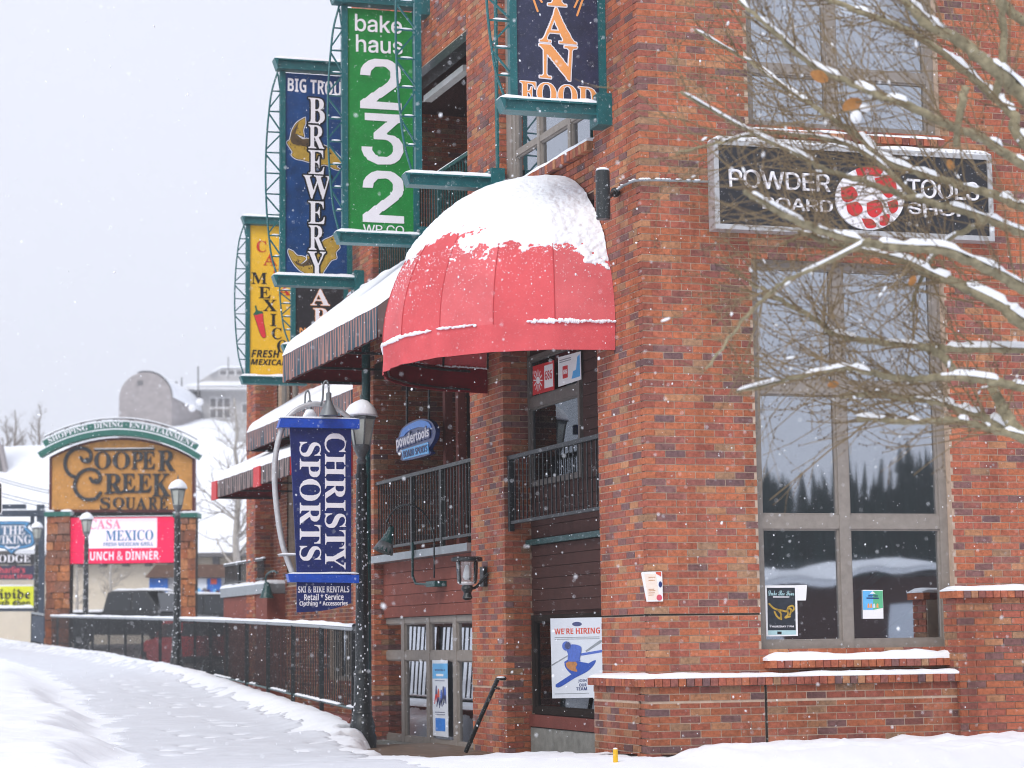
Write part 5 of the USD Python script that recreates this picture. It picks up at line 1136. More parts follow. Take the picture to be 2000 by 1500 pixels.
pz_(T, LF, b1, [H(*p_) for p_ in [(340, 810), (420, 770), (540, 800), (700, 830), (740, 850), (640, 930), (520, 1000), (450, 1000), (360, 900)]], 'ski_blue', 3, sm=True); pz_(T, LF, b1, [H(*p_) for p_ in [(365, 830), (470, 780), (540, 840), (520, 900), (540, 960), (440, 940), (380, 890)]], 'skier_orange', 4, sm=True)
pz_(T, LF, b1, [H(*p_) for p_ in [(400, 560), (480, 540), (590, 570), (605, 640), (580, 760), (580, 800), (410, 800), (400, 700), (380, 620)]], 'skier_blue', 5, sm=True); pz_(T, LF, b1, [H(*p_) for p_ in ell_(378, 566, 66, 72)], 'skier_blue', 6, sm=True); pz_(T, LF, b1, [H(*p_) for p_ in ell_(400, 560, 44, 56)], 'oval_navy', 7, sm=True)
for s_, x0, x1, y in (('JOIN', 552, 682, 1080), ('OUR', 568, 682, 1144), ('TEAM', 522, 688, 1202)): tx(T, LF, b1, s_, H(x0, y), H(x1, y - 3), H(x0, y + 48), H(x1, y + 45), 'oval_navy')
b2 = RB + .028
K = lambda X, Y: (700 + X / 3.572, 680 + Y / 3.572)
T = sheet('poster', 'red poster with a white label numbered 686, high in the recess under the red dome', LF, b2, [K(1218, 128), K(1366, 84), K(1368, 290), K(1218, 330)], 'red_sign')
pz_(T, LF, b2, [K(1298, 124), K(1358, 106), K(1360, 266), K(1300, 282)], 'paper_white', 1); tx(T, LF, b2, '686', K(1303, 162), K(1352, 148), K(1305, 226), K(1354, 212), 'red_sign', 'sans', 2)
for kk in range(12):
    a = kk * math.pi / 6; part(T, 'print', MB().prism(LF, LineString([LF.at(*K(1255 + 16 * math.cos(a), 225 + 34 * math.sin(a)), b2), LF.at(*K(1255 + 30 * math.cos(a), 225 + 72 * math.sin(a)), b2)]).buffer(.007), b2 + .003, b2 + .0045), 'paper_white')
pz_(T, LF, b2, [K(*p_) for p_ in ell_(1255, 225, 13, 26)], 'paper_white', 1)
T = sheet('poster', 'white poster with a small red label numbered 686, beside the red poster under the dome', LF, b2, [K(1394, 65), K(1552, 22), K(1556, 218), K(1396, 270)], 'paper_white')
pz_(T, LF, b2, [K(1426, 128), K(1462, 118), K(1463, 204), K(1428, 214)], 'red_sign', 1); tx(T, LF, b2, '686', K(1431, 152), K(1458, 145), K(1432, 184), K(1459, 177), 'paper_white', 'sans', 2)
for y in (84, 98): pz_(T, LF, b2, [K(1405, y), K(1485, y - 22), K(1485, y - 16), K(1405, y + 7)], 'grey_steel', 1)
pz_(T, LF, b2, [K(1490, 215), K(1500, 160), K(1520, 150), K(1530, 60), K(1546, 40), K(1548, 196)], 'oval_light', 1)
nb_ = RB - .05; T = thing('neon_sign', 'small oval neon sign, blue ring with red lettering, glowing behind the window', 'neon sign', LF.w(*np.insert(LF.at(1086, 830, nb_), 1, nb_)))
part(T, 'ring', MB().tube(np.array([LF.w(*np.insert(LF.at(*K(1372 + 43 * math.cos(t) + 12 * math.sin(t), 526 - 10 * math.cos(t) + 66 * math.sin(t)), nb_), 1, nb_)) for t in np.linspace(0, 2 * np.pi, 33)]), .011, 6), 'neon_blue')
part(T, 'lettering', MB().prism(LF, quadfit(LF, text('open', 'script'), K(1342, 512), K(1404, 492), K(1342, 560), K(1404, 540), nb_), nb_, nb_ + .012), 'neon_red')
# stone-coloured wall lantern on the second pier, handrail, marker post
p = LF.w(*np.insert(LF.at(948, 1124, .05), 1, .05)); s = proj(p)[2] / FPX; ht = p - XA * .22
T = thing('wall_lantern', 'black wall lantern with a white lamp, on the brick pier above the handrail', 'wall lantern', ht)
z_ = lambda y: LF.c(920, y, .25)
part(T, 'roof', MB().lathe(ht, [(.165, z_(1096) - ht[2]), (.18, z_(1097) - ht[2] + .01), (.18, z_(1089) - ht[2]), (.15, z_(1087) - ht[2])], 18), 'black_steel', smooth=30)
part(T, 'glass', MB().lathe(ht, [(.115, z_(1137) - ht[2]), (.128, z_(1097) - ht[2])], 12), 'lantern_clear', smooth=30); part(T, 'lamp', MB().lathe(ht, [(.03, z_(1132) - ht[2]), (.052, z_(1126) - ht[2]), (.045, z_(1118) - ht[2]), (.025, z_(1106) - ht[2]), (.012, z_(1103) - ht[2])], 12), 'white_paint', smooth=True); part(T, 'bowl', MB().lathe(ht, [(.05, z_(1143) - ht[2]), (.1, z_(1140) - ht[2]), (.118, z_(1136) - ht[2])], 14), 'white_paint', smooth=True)
fr = MB()
for kk in range(4):
    a = kk * math.pi / 2 + .5; fr.bar(ht + [.12 * math.cos(a), .12 * math.sin(a), z_(1140) - ht[2]], ht + [.135 * math.cos(a), .135 * math.sin(a), z_(1096) - ht[2]], .016)
part(T, 'cage', fr, 'black_steel'); part(T, 'stem', MB().lathe(ht, [(.03, z_(1172) - ht[2]), (.06, z_(1168) - ht[2]), (.04, z_(1158) - ht[2]), (.07, z_(1150) - ht[2]), (.06, z_(1143) - ht[2])], 12), 'black_steel', smooth=40)
part(T, 'bracket', MB().tube(catmull(np.array([ht + ZA * (z_(1150) - ht[2]), ht + XA * .1 + ZA * (z_(1147) - ht[2]), ht + XA * .17 + ZA * (z_(1135) - ht[2]), p + ZA * .02 + XA * .03]), 5), .018, 6), 'black_steel', smooth=50); part(T, 'wall_plate', MB().box(LF, LF.a(952, 1125), LF.a(945, 1125), .004, .05, LF.c(948, 1146), LF.c(948, 1107)), 'black_steel')
T = thing('handrail', 'short black sloping handrail fixed to the foot of the brick pier', 'handrail', LF.w(*np.insert(LF.at(915, 1466, .4), 1, .4)))
hq = lambda x, y, b: LF.w(*np.insert(LF.at(x, y, b), 1, b))
part(T, 'rail', MB().tube(np.array([hq(985, 1325, .12), hq(972, 1326, .25), hq(940, 1398, .32), hq(910, 1468, .40)]), .026, 8), 'black_steel', smooth=50); part(T, 'bracket', MB().tube([hq(975, 1345, .02), hq(968, 1344, .2)], .014, 6), 'black_steel')
part(T, 'snow_cap', MB().ell(hq(978, 1323, .2), (.05, .05, .012), 1), 'snow', smooth=True)
mk = RF.w(*np.insert(RF.at(1202, 1472, .9), 1, .9)); T = thing('marker_post', 'short yellow marker post in the snow before the planter wall', 'marker post', mk); part(T, 'post', MB().lathe(mk, [(.022, -.2), (.022, .035), (.018, .042)], 10), 'yellow_paint', smooth=30); part(T, 'snow_cap', MB().ell(mk + ZA * .042, (.02, .02, .010), 1), 'snow', smooth=True)
# ------------------------------------------------------------------ second bay: oval sign, door poster, teal lamps with conduits
ob = -.16; O = lambda X, Y: (700 + X / 3.572, 680 + Y / 3.572)
T = thing('oval_sign', 'blue oval shop sign with white lettering, hanging in the balcony opening', 'sign', LF.w(*np.insert(LF.at(812, 900, ob), 1, ob)))
ov = LF.poly(catmull(np.array([O(*p_) for p_ in [(274, 640), (300, 565), (370, 512), (450, 492), (510, 515), (538, 575), (525, 640), (490, 700), (495, 742), (310, 785), (300, 740), (280, 715), (274, 640)]]), 5), ob)
part(T, 'panel', MB().prism(LF, ov, ob - .06, ob), 'oval_navy'); part(T, 'panel', MB().prism(LF, LF.poly(catmull(np.array([O(*p_) for p_ in [(292, 620), (320, 560), (385, 520), (445, 503), (495, 520), (510, 560), (480, 555), (420, 552), (350, 580), (310, 625), (292, 620)]]), 5), ob), ob, ob + .01), 'oval_blue')
part(T, 'panel', MB().prism(LF, LF.poly([O(*p_) for p_ in [(306, 712), (488, 655), (495, 735), (440, 745), (318, 778)]], ob), ob, ob + .01), 'oval_light')
part(T, 'lettering', MB().prism(LF, quadfit(LF, text('powdertools', 'sans'), O(272, 620), O(500, 548), O(278, 722), O(502, 632), ob).buffer(.024), ob + .01, ob + .016), 'oval_navy')
part(T, 'lettering', MB().prism(LF, quadfit(LF, text('powdertools', 'sans'), O(272, 620), O(500, 548), O(278, 722), O(502, 632), ob), ob + .01, ob + .022), 'letter_white')
part(T, 'lettering', MB().prism(LF, quadfit(LF, text('BOARD SPORTS', 'sans'), O(318, 718), O(484, 672), O(322, 768), O(486, 722), ob), ob + .01, ob + .016), 'oval_navy')
for x, y in ((795, 845), (838, 825)): part(T, 'hanger', MB().bar(hq(x, y, ob - .03), hq(x, 745, ob - .03), .025), 'black_steel')
b3 = SB - .02
D = lambda X, Y: (830 + X / 8.82, 1280 + Y / 8.82)
T = sheet('poster', 'tall narrow blue and white poster with skiers, on the shop window', LF, b3, [D(128, 80), D(392, 82), D(405, 1412), D(142, 1380)], 'poster_paper')
pz_(T, LF, b3, [D(134, 140), D(394, 140), D(396, 400), D(136, 400)], 'poster_sky', 1); pz_(T, LF, b3, [D(186, 1075), D(352, 1088), D(354, 1310), D(188, 1300)], 'oval_blue', 1)
tx(T, LF, b3, 'RENTALS', D(178, 236), D(350, 238), D(178, 268), D(350, 270), 'oval_navy'); pz_(T, LF, b3, [D(200, 318), D(322, 320), D(322, 360), D(200, 358)], 'paper_white', 2)
for y in (430, 972, 1015): pz_(T, LF, b3, [D(180, y), D(350, y + 4), D(350, y + 14), D(180, y + 10)], 'oval_navy', 2)
for x, y, m in ((200, 520, 'oval_navy'), (238, 570, 'hiring_red'), (285, 590, 'skier_blue'), (320, 530, 'oval_navy'), (350, 540, 'skier_blue')):
    pz_(T, LF, b3, [D(x - 16, y + 150), D(x - 12, y + 40), D(x - 6, y), D(x + 8, y + 6), D(x + 16, y + 60), D(x + 18, y + 150)], m, 2); pz_(T, LF, b3, [D(x - 16, y + 150), D(x + 18, y + 150), D(x + 24, y + 290), D(x + 8, y + 290), D(x, y + 200), D(x - 24, y + 320), D(x - 34, y + 310)], 'red_sign' if m == 'oval_navy' and x < 250 else 'oval_navy', 2)
def armlamp(label, base_px, arm, shade, b0, bs):
    o = hq(*shade, bs); T = thing('gooseneck_lamp', label, 'lamp', o)
    tilt = np.array([[.93, 0, -.36], [0, 1, 0], [.36, 0, .93]])
    part(T, 'shade', MB().lathe(o, [(.13, 0), (.12, .03), (.078, .14), (.048, .24), (.038, .32), (.018, .34)], 14, tilt), 'dark_green_steel', smooth=40); part(T, 'snow_cap', MB().lathe(o, [(.131, .0), (.112, .06), (.09, .12)], 12, tilt), 'lamp_grey', smooth=True)
    part(T, 'arm', MB().tube(catmull(np.array([o + ZA * .33 + XA * .1] + [hq(x, y, bb) for x, y, bb in arm]), 6), .012, 6), 'black_steel', smooth=50)
    return T
T = armlamp('teal gooseneck lamp curving over the balcony edge, right of the nearest street lamp', (845, 1090), [(757, 1015, .62), (778, 990, .55), (806, 987, .4), (830, 1005, .2), (846, 1040, .09), (848, 1085, .085), (848, 1128, .04)], (748, 1078), 0, .6)
part(T, 'conduit', MB().tube(np.array([hq(806, 1060, .09), hq(806, 1125, .02), hq(812, 1140, .02), hq(842, 1142, .02)]), .016, 6), 'dark_green_steel', smooth=40); part(T, 'junction_box', MB().box(LF, LF.a(853, 1140), LF.a(836, 1140), SB + .002, .03, LF.c(845, 1146), LF.c(845, 1135)), 'dark_green_steel')
lb = lambda x, y: SF.w(*np.insert(SF.at(x, y, .4), 1, .4))
T = thing('gooseneck_lamp', 'teal gooseneck lamp on the far brick pier, left of the blue banner', 'lamp', lb(521, 1166)); part(T, 'shade', MB().lathe(lb(521, 1168), [(.14, 0), (.12, .04), (.08, .16), (.05, .28), (.02, .3)], 12), 'dark_green_steel', smooth=40); part(T, 'arm', MB().tube(catmull(np.array([lb(521, 1146), lb(519, 1130), lb(523, 1120), lb(534, 1115), lb(541, 1119)]), 5), .02, 6), 'dark_green_steel', smooth=50)
# ------------------------------------------------------------------ buildings beyond
gz_at = lambda px, py, d: float(ground(dpt(px, py, d)[None])[0])
def at(F, px, py): return F.at(px, py)
# long cream building with a great snow-covered roof
CF = facing(300, 1200, 88); T = thing('cream_building', 'long cream building under a huge snow-covered roof, behind the ochre sign', 'building', [CF.o[0], CF.o[1], 1.2])
a0, a1 = CF.at(-120, 1150)[0], CF.at(520, 1150)[0]; ez = CF.at(300, 1090)[1]
part(T, 'wall', MB().box(CF, a0, a1, -14, 0, -.5, ez), 'cream_wall')
part(T, 'eave', MB().box(CF, a0 - .4, a1 + .4, -.2, .9, ez + .004, ez + .16), 'house_dark')
U, Vv = np.meshgrid(np.linspace(a0 - .4, a1 + .4, 60), np.linspace(0, 1, 24), indexing='ij')
nz = meshkit.fbm(np.stack([U * .5, Vv * 4, U * 0], -1), 3, 3); P = np.stack([U, .95 - 12.6 * Vv, ez + .18 + 5.6 * Vv + .25 * nz], -1); part(T, 'snow_roof', MB().grid((CF.o + P @ CF.R)[:, ::-1]), 'snow', smooth=True)
for x in range(-60, 520, 44):
    a = CF.at(x, 1092)[0]; part(T, 'bracket', MB().box(CF, a - .12, a + .12, .02, .5, ez - .35, ez), 'house_dark')
# kiosk with a brown gable
KF = facing(360, 1160, 80); T = thing('kiosk', 'small kiosk with brown shingled roof and blue posters, before the cream building', 'kiosk', [KF.o[0], KF.o[1], 1.2])
kp = lambda *p: [KF.at(x, y) for x, y in p]
part(T, 'wall', MB().prism(KF, Polygon(kp((292, 1126), (440, 1126), (440, 1240), (292, 1240))), -2.5, 0), 'house_grey')
part(T, 'roof', MB().prism(KF, Polygon(kp((286, 1128), (308, 1103), (446, 1103), (446, 1128))), -2.8, .35), 'roof_brown')
for x0, x1, m in ((292, 328, 'poster_blue'), (381, 404, 'poster_paper'), (405, 432, 'poster_blue')): part(T, 'poster_panel', MB().prism(KF, Polygon(kp((x0, 1130), (x1, 1130), (x1, 1164), (x0, 1164))), .004, .06), m)
part(T, 'poster_panel', MB().prism(KF, Polygon(kp((412, 1131), (424, 1131), (424, 1141), (412, 1141))), .062, .07), 'hiring_red')
for i in range(14):
    x = 380 + i * 4; part(T, 'print', MB().prism(KF, Point(KF.at(x, 1156 + 3 * math.sin(i * 2.3))).buffer(.05 + .02 * (i % 3), 5), .062, .066), ('skier_blue', 'house_dark', 'poster_sky', 'sign_maroon')[i % 4])
# barrel-roofed tower and grey house up the hill
BFm = facing(285, 870, 180); T = thing('barrel_building', 'brown-grey building with a snow-covered barrel roof, rising behind the green arch', 'building', [BFm.o[0], BFm.o[1], 2])
(l0, zb), (l1, _), zt = BFm.at(231, 940), BFm.at(334, 940), BFm.at(285, 727)[1]; r = (l1 - l0) / 2; th = np.linspace(0, np.pi, 25)
pr = Polygon(np.vstack([[(l0, zb - 14), (l1, zb - 14)], np.column_stack([(l0 + l1) / 2 + r * np.cos(th), zt - r + r * np.sin(th)])]))
BX = Frame(BFm.o, nrm(HR - .0 * HF), -nrm(HF + .06 * HR)); part(T, 'wall', MB().prism(BX, pr, -26, 0), 'haze_brown')
sk = [np.array([BX.w((l0 + l1) / 2 + (r + .12) * math.cos(t), b, zt - r + (r + .14) * math.sin(t)) for b in np.linspace(.05, -26.1, 14)]) for t in np.linspace(.02, 1.9, 14)]; part(T, 'snow_cap', MB().grid(np.array(sk)), 'snow', smooth=True)
part(T, 'window', MB().box(BFm, BFm.at(268, 760)[0], BFm.at(279, 760)[0], .01, .06, BFm.at(270, 752)[1], BFm.at(270, 743)[1]), 'house_dark')
for x, y in ((375, 797), (390, 785)): part(T, 'globe_lamp', MB().ell(dpt(x, y, 176), (.32,) * 3, 2), 'white_paint', smooth=True)
GF = facing(440, 870, 192); T = thing('grey_house', 'pale grey house with white-framed windows, chimneys and snowy roofs on the hill', 'house', [GF.o[0], GF.o[1], 2]); gp = lambda *p: Polygon([GF.at(x, y) for x, y in p])
part(T, 'wall', MB().prism(GF, gp((392, 762), (600, 762), (600, 980), (392, 980)), -12, 0), 'house_grey'); part(T, 'upper_wall', MB().prism(GF, gp((402, 722), (424, 710), (600, 710), (600, 742), (372, 742)), -12, -3), 'house_grey')
part(T, 'eave', MB().prism(GF, gp((364, 758), (600, 758), (600, 763), (364, 763)), -12, 1.2), 'trim_white')
rs = [np.array([GF.w(*np.insert(GF.at(x0 + (x1 - x0) * u, y), 1, bb)) for u in np.linspace(0, 1, 12)]) for x0, x1, y, bb in ((362, 604, 757, 1.3), (372, 604, 748, -.6), (392, 604, 737, -3.0))]; part(T, 'snow_roof', MB().grid(np.array(rs)[:, ::-1]), 'snow', smooth=True)
part(T, 'snow_roof', MB().prism(GF, gp((400, 724), (424, 708), (600, 708), (600, 711), (425, 711)), -12, -2.5), 'snow')
def gwin(x0, y0, x1, y1, nx, ny):
    W = part(T, 'window', MB().prism(GF, gp((x0, y0), (x1, y0), (x1, y1), (x0, y1)), .01, .05), 'trim_white')
    for i in range(nx):
        for j in range(ny): part(W, 'pane', MB().prism(GF, gp((x0 + (x1 - x0) * (i + .1) / nx, y0 + (y1 - y0) * (j + .1) / ny), (x0 + (x1 - x0) * (i + .9) / nx, y0 + (y1 - y0) * (j + .1) / ny), (x0 + (x1 - x0) * (i + .9) / nx, y0 + (y1 - y0) * (j + .9) / ny), (x0 + (x1 - x0) * (i + .1) / nx, y0 + (y1 - y0) * (j + .9) / ny)), .055, .08), 'house_dark')
gwin(410, 776, 450, 818, 3, 2); gwin(472, 787, 502, 808, 2, 1); gwin(428, 723, 476, 733, 3, 1)
for x, y0, y1, w in ((387, 715, 752, 3), (355, 737, 766, 3), (344, 745, 760, 4), (446, 697, 710, 2)): part(T, 'chimney', MB().tube([dpt(x, y1 + 30, 190), dpt(x, y0, 190)], w / 2 * 190 / FPX, 8), 'house_dark')
HL = np.array([[dpt(x, y + 5 * math.sin(x * .05 + k), d) for x in np.linspace(330, 700, 30)] for k, (y, d) in enumerate(((1260, 112), (950, 128), (870, 150), (830, 178), (815, 205)))]); lone('hill', MB().grid(HL), 'snow', kind='structure', smooth=True)
LRF = facing(440, 880, 140); T = thing('low_house', 'low snowed-in house roof below the grey house, behind the bare aspen', 'house', [LRF.o[0], LRF.o[1], 2]); lp = lambda *p: Polygon([LRF.at(x, y) for x, y in p])
part(T, 'wall', MB().prism(LRF, lp((384, 872), (560, 872), (560, 960), (384, 960)), -6, 0), 'house_grey'); part(T, 'snow_roof', MB().prism(LRF, lp((376, 873), (405, 835), (560, 820), (568, 873)), -7, .5), 'snow'); part(T, 'eave', MB().prism(LRF, lp((376, 873.5), (568, 873.5), (568, 879), (376, 879)), -6, .6), 'house_dark'); part(T, 'chimney', MB().prism(LRF, lp((463, 828), (486, 828), (486, 900), (463, 900)), .02, 1.2), 'house_grey')
# dark gabled house and small cream house at the left edge
T = thing('dark_house', 'dark gabled house end cut by the left edge of the picture', 'house', dpt(-20, 1240, 96)); DF = facing(0, 1240, 96); dq = lambda *p: Polygon([DF.at(x, y) for x, y in p])
part(T, 'gable', MB().prism(DF, dq((-60, 700), (-2, 868), (12, 940), (25, 1030), (25, 1250), (-60, 1250)), -.4, 0), 'house_dark'); part(T, 'verge', MB().prism(DF, dq((-3, 868), (2, 868), (17, 940), (29, 1030), (24, 1030), (11, 940)), -.5, .1), 'haze_brown')
T = thing('small_house', 'small cream house with two dark windows, at the far left end of the street', 'house', dpt(38, 1240, 118)); DF2 = facing(38, 1240, 118); d2 = lambda *p: Polygon([DF2.at(x, y) for x, y in p])
part(T, 'wall', MB().prism(DF2, d2((-60, 1125), (56, 1125), (56, 1250), (-60, 1250)), -8, 0), 'cream_wall'); part(T, 'snow_roof', MB().prism(DF2, d2((-70, 1125), (-30, 1085), (46, 1085), (62, 1125)), -8, .6), 'snow')
for x0, y0, x1, y1 in ((18, 1218, 26, 1242), (37, 1216, 48, 1242), (-2, 1200, 14, 1240), (38, 1130, 50, 1145), (2, 1132, 20, 1144)): part(T, 'window', MB().prism(DF2, d2((x0, y0), (x1, y0), (x1, y1), (x0, y1)), .01, .08), 'house_dark')
# stacked shop signs at the left edge
VF = facing(40, 1258, 77); T = thing('stacked_sign', 'stack of shop signs on a dark timber post, with a carved blue board on top', 'sign', [VF.o[0], VF.o[1], gz_at(77, 1258, 77)]); vq = lambda *p: Polygon([VF.at(x, y) for x, y in p]).buffer(0)
rect = lambda x0, y0, x1, y1: vq((x0, y0), (x1, y0), (x1, y1), (x0, y1))
part(T, 'post', MB().prism(VF, rect(71, 985, 84, 1262), -.3, -.05), 'timber_dark'); part(T, 'post', MB().prism(VF, rect(-140, 985, -128, 1262), -.3, -.05), 'timber_dark')
part(T, 'beam', MB().prism(VF, rect(-150, 997, 88, 1008), -.35, .0), 'timber_dark'); part(T, 'beam', MB().prism(VF, rect(-110, 985, 48, 996), -.3, -.08), 'timber_dark'); part(T, 'hanger', MB().prism(VF, rect(58, 1008, 65, 1030), -.2, -.1), 'timber_dark')
for c, x0, x1 in ((997, -150, 88), (985, -110, 48)): part(T, 'snow_cap', MB().snow(VF, VF.at(x0, c)[0], VF.at(x1, c)[0], -.3, -.05, VF.at(0, c)[1], .06, seed=c), 'snow', smooth=60)
cb = vq(*catmull(np.array([(-70, 1020), (50, 1018), (52, 1030), (64, 1042), (66, 1062), (52, 1070), (32, 1074), (22, 1082), (12, 1074), (-8, 1070), (-70, 1072.0)]), 5)); part(T, 'carved_board', MB().prism(VF, cb, -.2, -.03), 'board_blue'); part(T, 'carved_board', MB().prism(VF, cb.buffer(-.05).difference(cb.buffer(-.08)), -.03, -.015), 'oval_light')
vt = lambda s_, st, x0, y0, x1, y1, m, b=-.03: part(T, 'lettering', MB().prism(VF, pxfit(VF, text(s_, st), x0, y0, x1, y1, b), b, b + .03), m)
vt('THE', 'serif', 3, 1027, 49, 1044, 'letter_white'); vt('VIKING', 'serif', -9, 1046, 61, 1062, 'letter_white')
part(T, 'scroll', MB().prism(VF, LineString([VF.at(*p) for p in catmull(np.array([(11, 1067), (16, 1070), (24, 1069), (31, 1070), (37, 1066.0)]), 5)]).buffer(.03), -.03, -.01), 'letter_white')
for x0, y0, x1, y1, m in ((-120, 1082, 66, 1102, 'sign_black'), (-120, 1105, 67, 1132, 'sign_navy'), (-120, 1145, 65, 1187, 'sign_lime')): part(T, 'sign_panel', MB().prism(VF, rect(x0, y0, x1, y1), -.22, -.03), m)
vt('LODGE', 'serif', -16, 1084, 59, 1098, 'letter_white'); vt("charlie's", 'sans', -8, 1107, 49, 1119, 'shop_pink'); vt('lion treat shop', 'sans', -30, 1121, 63, 1132, 'shop_pink'); vt('divide', 'black', -16, 1151, 59, 1170, 'ink_black'); vt('board shop', 'black', -24, 1172, 59, 1185, 'ink_black')
part(T, 'sign_frame', MB().prism(VF, rect(-122, 1188, 66, 1194), -.25, .05), 'timber_dark'); part(T, 'snow_cap', MB().snow(VF, VF.at(-122, 1188)[0], VF.at(66, 1188)[0], -.2, .06, VF.at(0, 1188)[1], .13, seed=4), 'snow', smooth=60); part(T, 'snow_cap', MB().snow(VF, VF.at(-120, 1145)[0], VF.at(65, 1145)[0], -.2, -.03, VF.at(0, 1145)[1], .05, seed=5), 'snow', smooth=60)
EF = facing(-10, 975, 40); T = thing('plate_sign', 'edge of a black plate sign with white border, cut by the picture\'s left edge', 'sign', [EF.o[0], EF.o[1], gz_at(-20, 1300, 40)]); eg = Polygon([EF.at(x, y) for x, y in ((-50, 942), (4, 942), (4, 1005), (-50, 1005))]).buffer(-.06).buffer(.06)
part(T, 'plate', MB().prism(EF, eg, -.02, 0), 'trim_white'); part(T, 'plate', MB().prism(EF, eg.buffer(-.015), 0, .004), 'ink_black'); ep = EF.at(-23, 975); part(T, 'post', MB().box(EF, ep[0] - .03, ep[0] + .03, -.09, -.022, gz_at(-20, 1300, 40) - .2, ep[1] + .3), 'grey_steel')
PW = thing('power_line', 'thin dark overhead cables sagging across the snowy roof at the left', 'cable', dpt(40, 950, 84))
for y0, y1 in ((931, 953), (936, 958), (960, 978), (966, 986)): part(PW, 'cable', MB().tube([dpt(-30 + 160 * u, y0 - 6 + (y1 - y0 + 18) * u + 3 * math.sin(u * math.pi), 82) for u in np.linspace(0, 1, 9)], .014, 4), 'ink_black')

# ------------------------------------------------------------------ vehicles in the lot behind the railing
def car(name, label, cat, pos, head, prof, cab, width, body, length, wheels=(.8, -.85), pick=False):
    d = np.array([math.cos(head), math.sin(head), 0]); F = Frame(pos, d, np.cross(ZA, d)); w = width / 2; T = thing(name, label, cat, pos)
    g = Polygon(catmull(np.array(prof + prof[:1], float), 4)).buffer(-.04).buffer(.04)
    mb = MB().prism(F, g, -w, w); v = np.vstack(mb.v); loc = (v - F.o) @ F.R.T; k = 1 - .10 * np.clip((loc[:, 2] - .9) / .8, 0, 1); loc[:, 1] *= k; mb.v = [F.o + loc @ F.R]; mb.n = len(v); mb.f = [np.vstack(mb.f)]
    part(T, 'body', mb, body, smooth=35)
    cg = Polygon(cab).buffer(-.03).buffer(.03); c2 = MB().prism(F, cg, -w * .9, w * .9); v = np.vstack(c2.v); loc = (v - F.o) @ F.R.T; z0, z1 = cg.bounds[1], cg.bounds[3]; loc[:, 1] *= 1 - .16 * (loc[:, 2] - z0) / (z1 - z0); c2.v = [F.o + loc @ F.R]; c2.f = [np.vstack(c2.f)]
    part(T, 'cabin', c2, body, smooth=35)
    ins = cg.buffer(-.075); xs = cg.bounds; mid = (xs[0] + xs[2]) / 2
    for s_ in (-1, 1):
        for u, vv in ((xs[0], mid - .04), (mid + .04, xs[2])):
            gg = ins.intersection(sbox(u, xs[1], vv, xs[3])); m2 = MB().prism(F, gg, s_ * w * .905, s_ * w * .925); v = np.vstack(m2.v); loc = (v - F.o) @ F.R.T; loc[:, 1] *= 1 - .16 * (loc[:, 2] - z0) / (z1 - z0); m2.v = [F.o + loc @ F.R]; m2.f = [np.vstack(m2.f)]; part(T, 'window', m2, 'car_glass')
    for e, s_ in ((xs[0], -1), (xs[2], 1)):
        part(T, 'windscreen', MB().add([F.w(e + s_ * .012 + (.05 if s_ < 0 else -.05) , -w * .75, z0 + .07), F.w(e + s_ * .012 + (.05 if s_ < 0 else -.05), w * .75, z0 + .07), F.w(e + s_ * .012 + (.22 if s_ < 0 else -.22), w * .66, z1 - .08), F.w(e + s_ * .012 + (.22 if s_ < 0 else -.22), -w * .66, z1 - .08)], [[0, 1, 2], [0, 2, 3]]), 'car_glass')
    for a in wheels:
        for s_ in (-1, 1):
            o = F.w(a * length / 2, s_ * (w - .1), .34); R = np.stack([F.ex, F.ez, F.ey]); W = part(T, 'wheel', MB().lathe(o, [(.22, -.11), (.33, -.10), (.345, -.05), (.345, .05), (.33, .10), (.22, .11)], 20, R), 'rubber', smooth=40); part(W, 'rim', MB().lathe(o, [(.20, -.115), (.05, -.118), (.05, .118), (.20, .115)], 16, R), 'chrome', smooth=40)
    e = -length / 2
    for s_ in (-1, 1): part(T, 'tail_light', MB().box(F, e - .012, e + .06, s_ * w * .72, s_ * w * .96, .78, 1.0), 'tail_light'); part(T, 'headlight', MB().box(F, -e - .06, -e + .012, s_ * w * .6, s_ * w * .92, .68, .84), 'white_paint')
    for s_ in (-1, 1): part(T, 'bumper', MB().box(F, s_ * (-e) - .05, s_ * (-e) + .05, -w * .94, w * .94, .34, .52), 'black_steel')
    top = cg.bounds[3]; part(T, 'snow_cap', MB().snow(F, xs[0] + .25, xs[2] - .2, -w * .7, w * .7, top - .01, .10, seed=7), 'snow', smooth=60)
    if pick: part(T, 'snow_cap', MB().snow(F, e + .05, xs[0] - .06, -w * .92, w * .92, 1.16, .10, seed=8), 'snow', smooth=60)
    return T
sb_ = lambda L2: [(-L2, .35), (-L2 - .03, .6), (-L2, .95), (-L2 + .1, 1.02), (L2 * .55, 1.02), (L2 - .1, .85), (L2 + .02, .62), (L2, .33)]
hd = math.atan2(HR[1], HR[0])
p_ = dpt(262, 1250, 70); p_[2] = 1.17; car('pickup_truck', 'black pickup truck with snow on its bed and roof, behind the railing between the pillars', 'pickup truck', p_, hd - .25, [(-2.75, .45), (-2.78, .7), (-2.75, 1.14), (.9, 1.14), (1.2, 1.12), (2.5, 1.02), (2.72, .8), (2.7, .4)], [(-.75, 1.13), (-.62, 1.80), (-.45, 1.86), (.75, 1.86), (1.35, 1.13)], 1.95, 'car_black', 5.5, pick=True)
p_ = dpt(425, 1250, 73); p_[2] = 1.2; car('suv', 'dark parked car seen just right of the right stone pillar', 'car', p_, hd + .2, sb_(2.3), [(-2.2, 1.0), (-1.95, 1.68), (-1.7, 1.75), (.5, 1.75), (1.15, 1.0)], 1.9, 'car_black', 4.6)
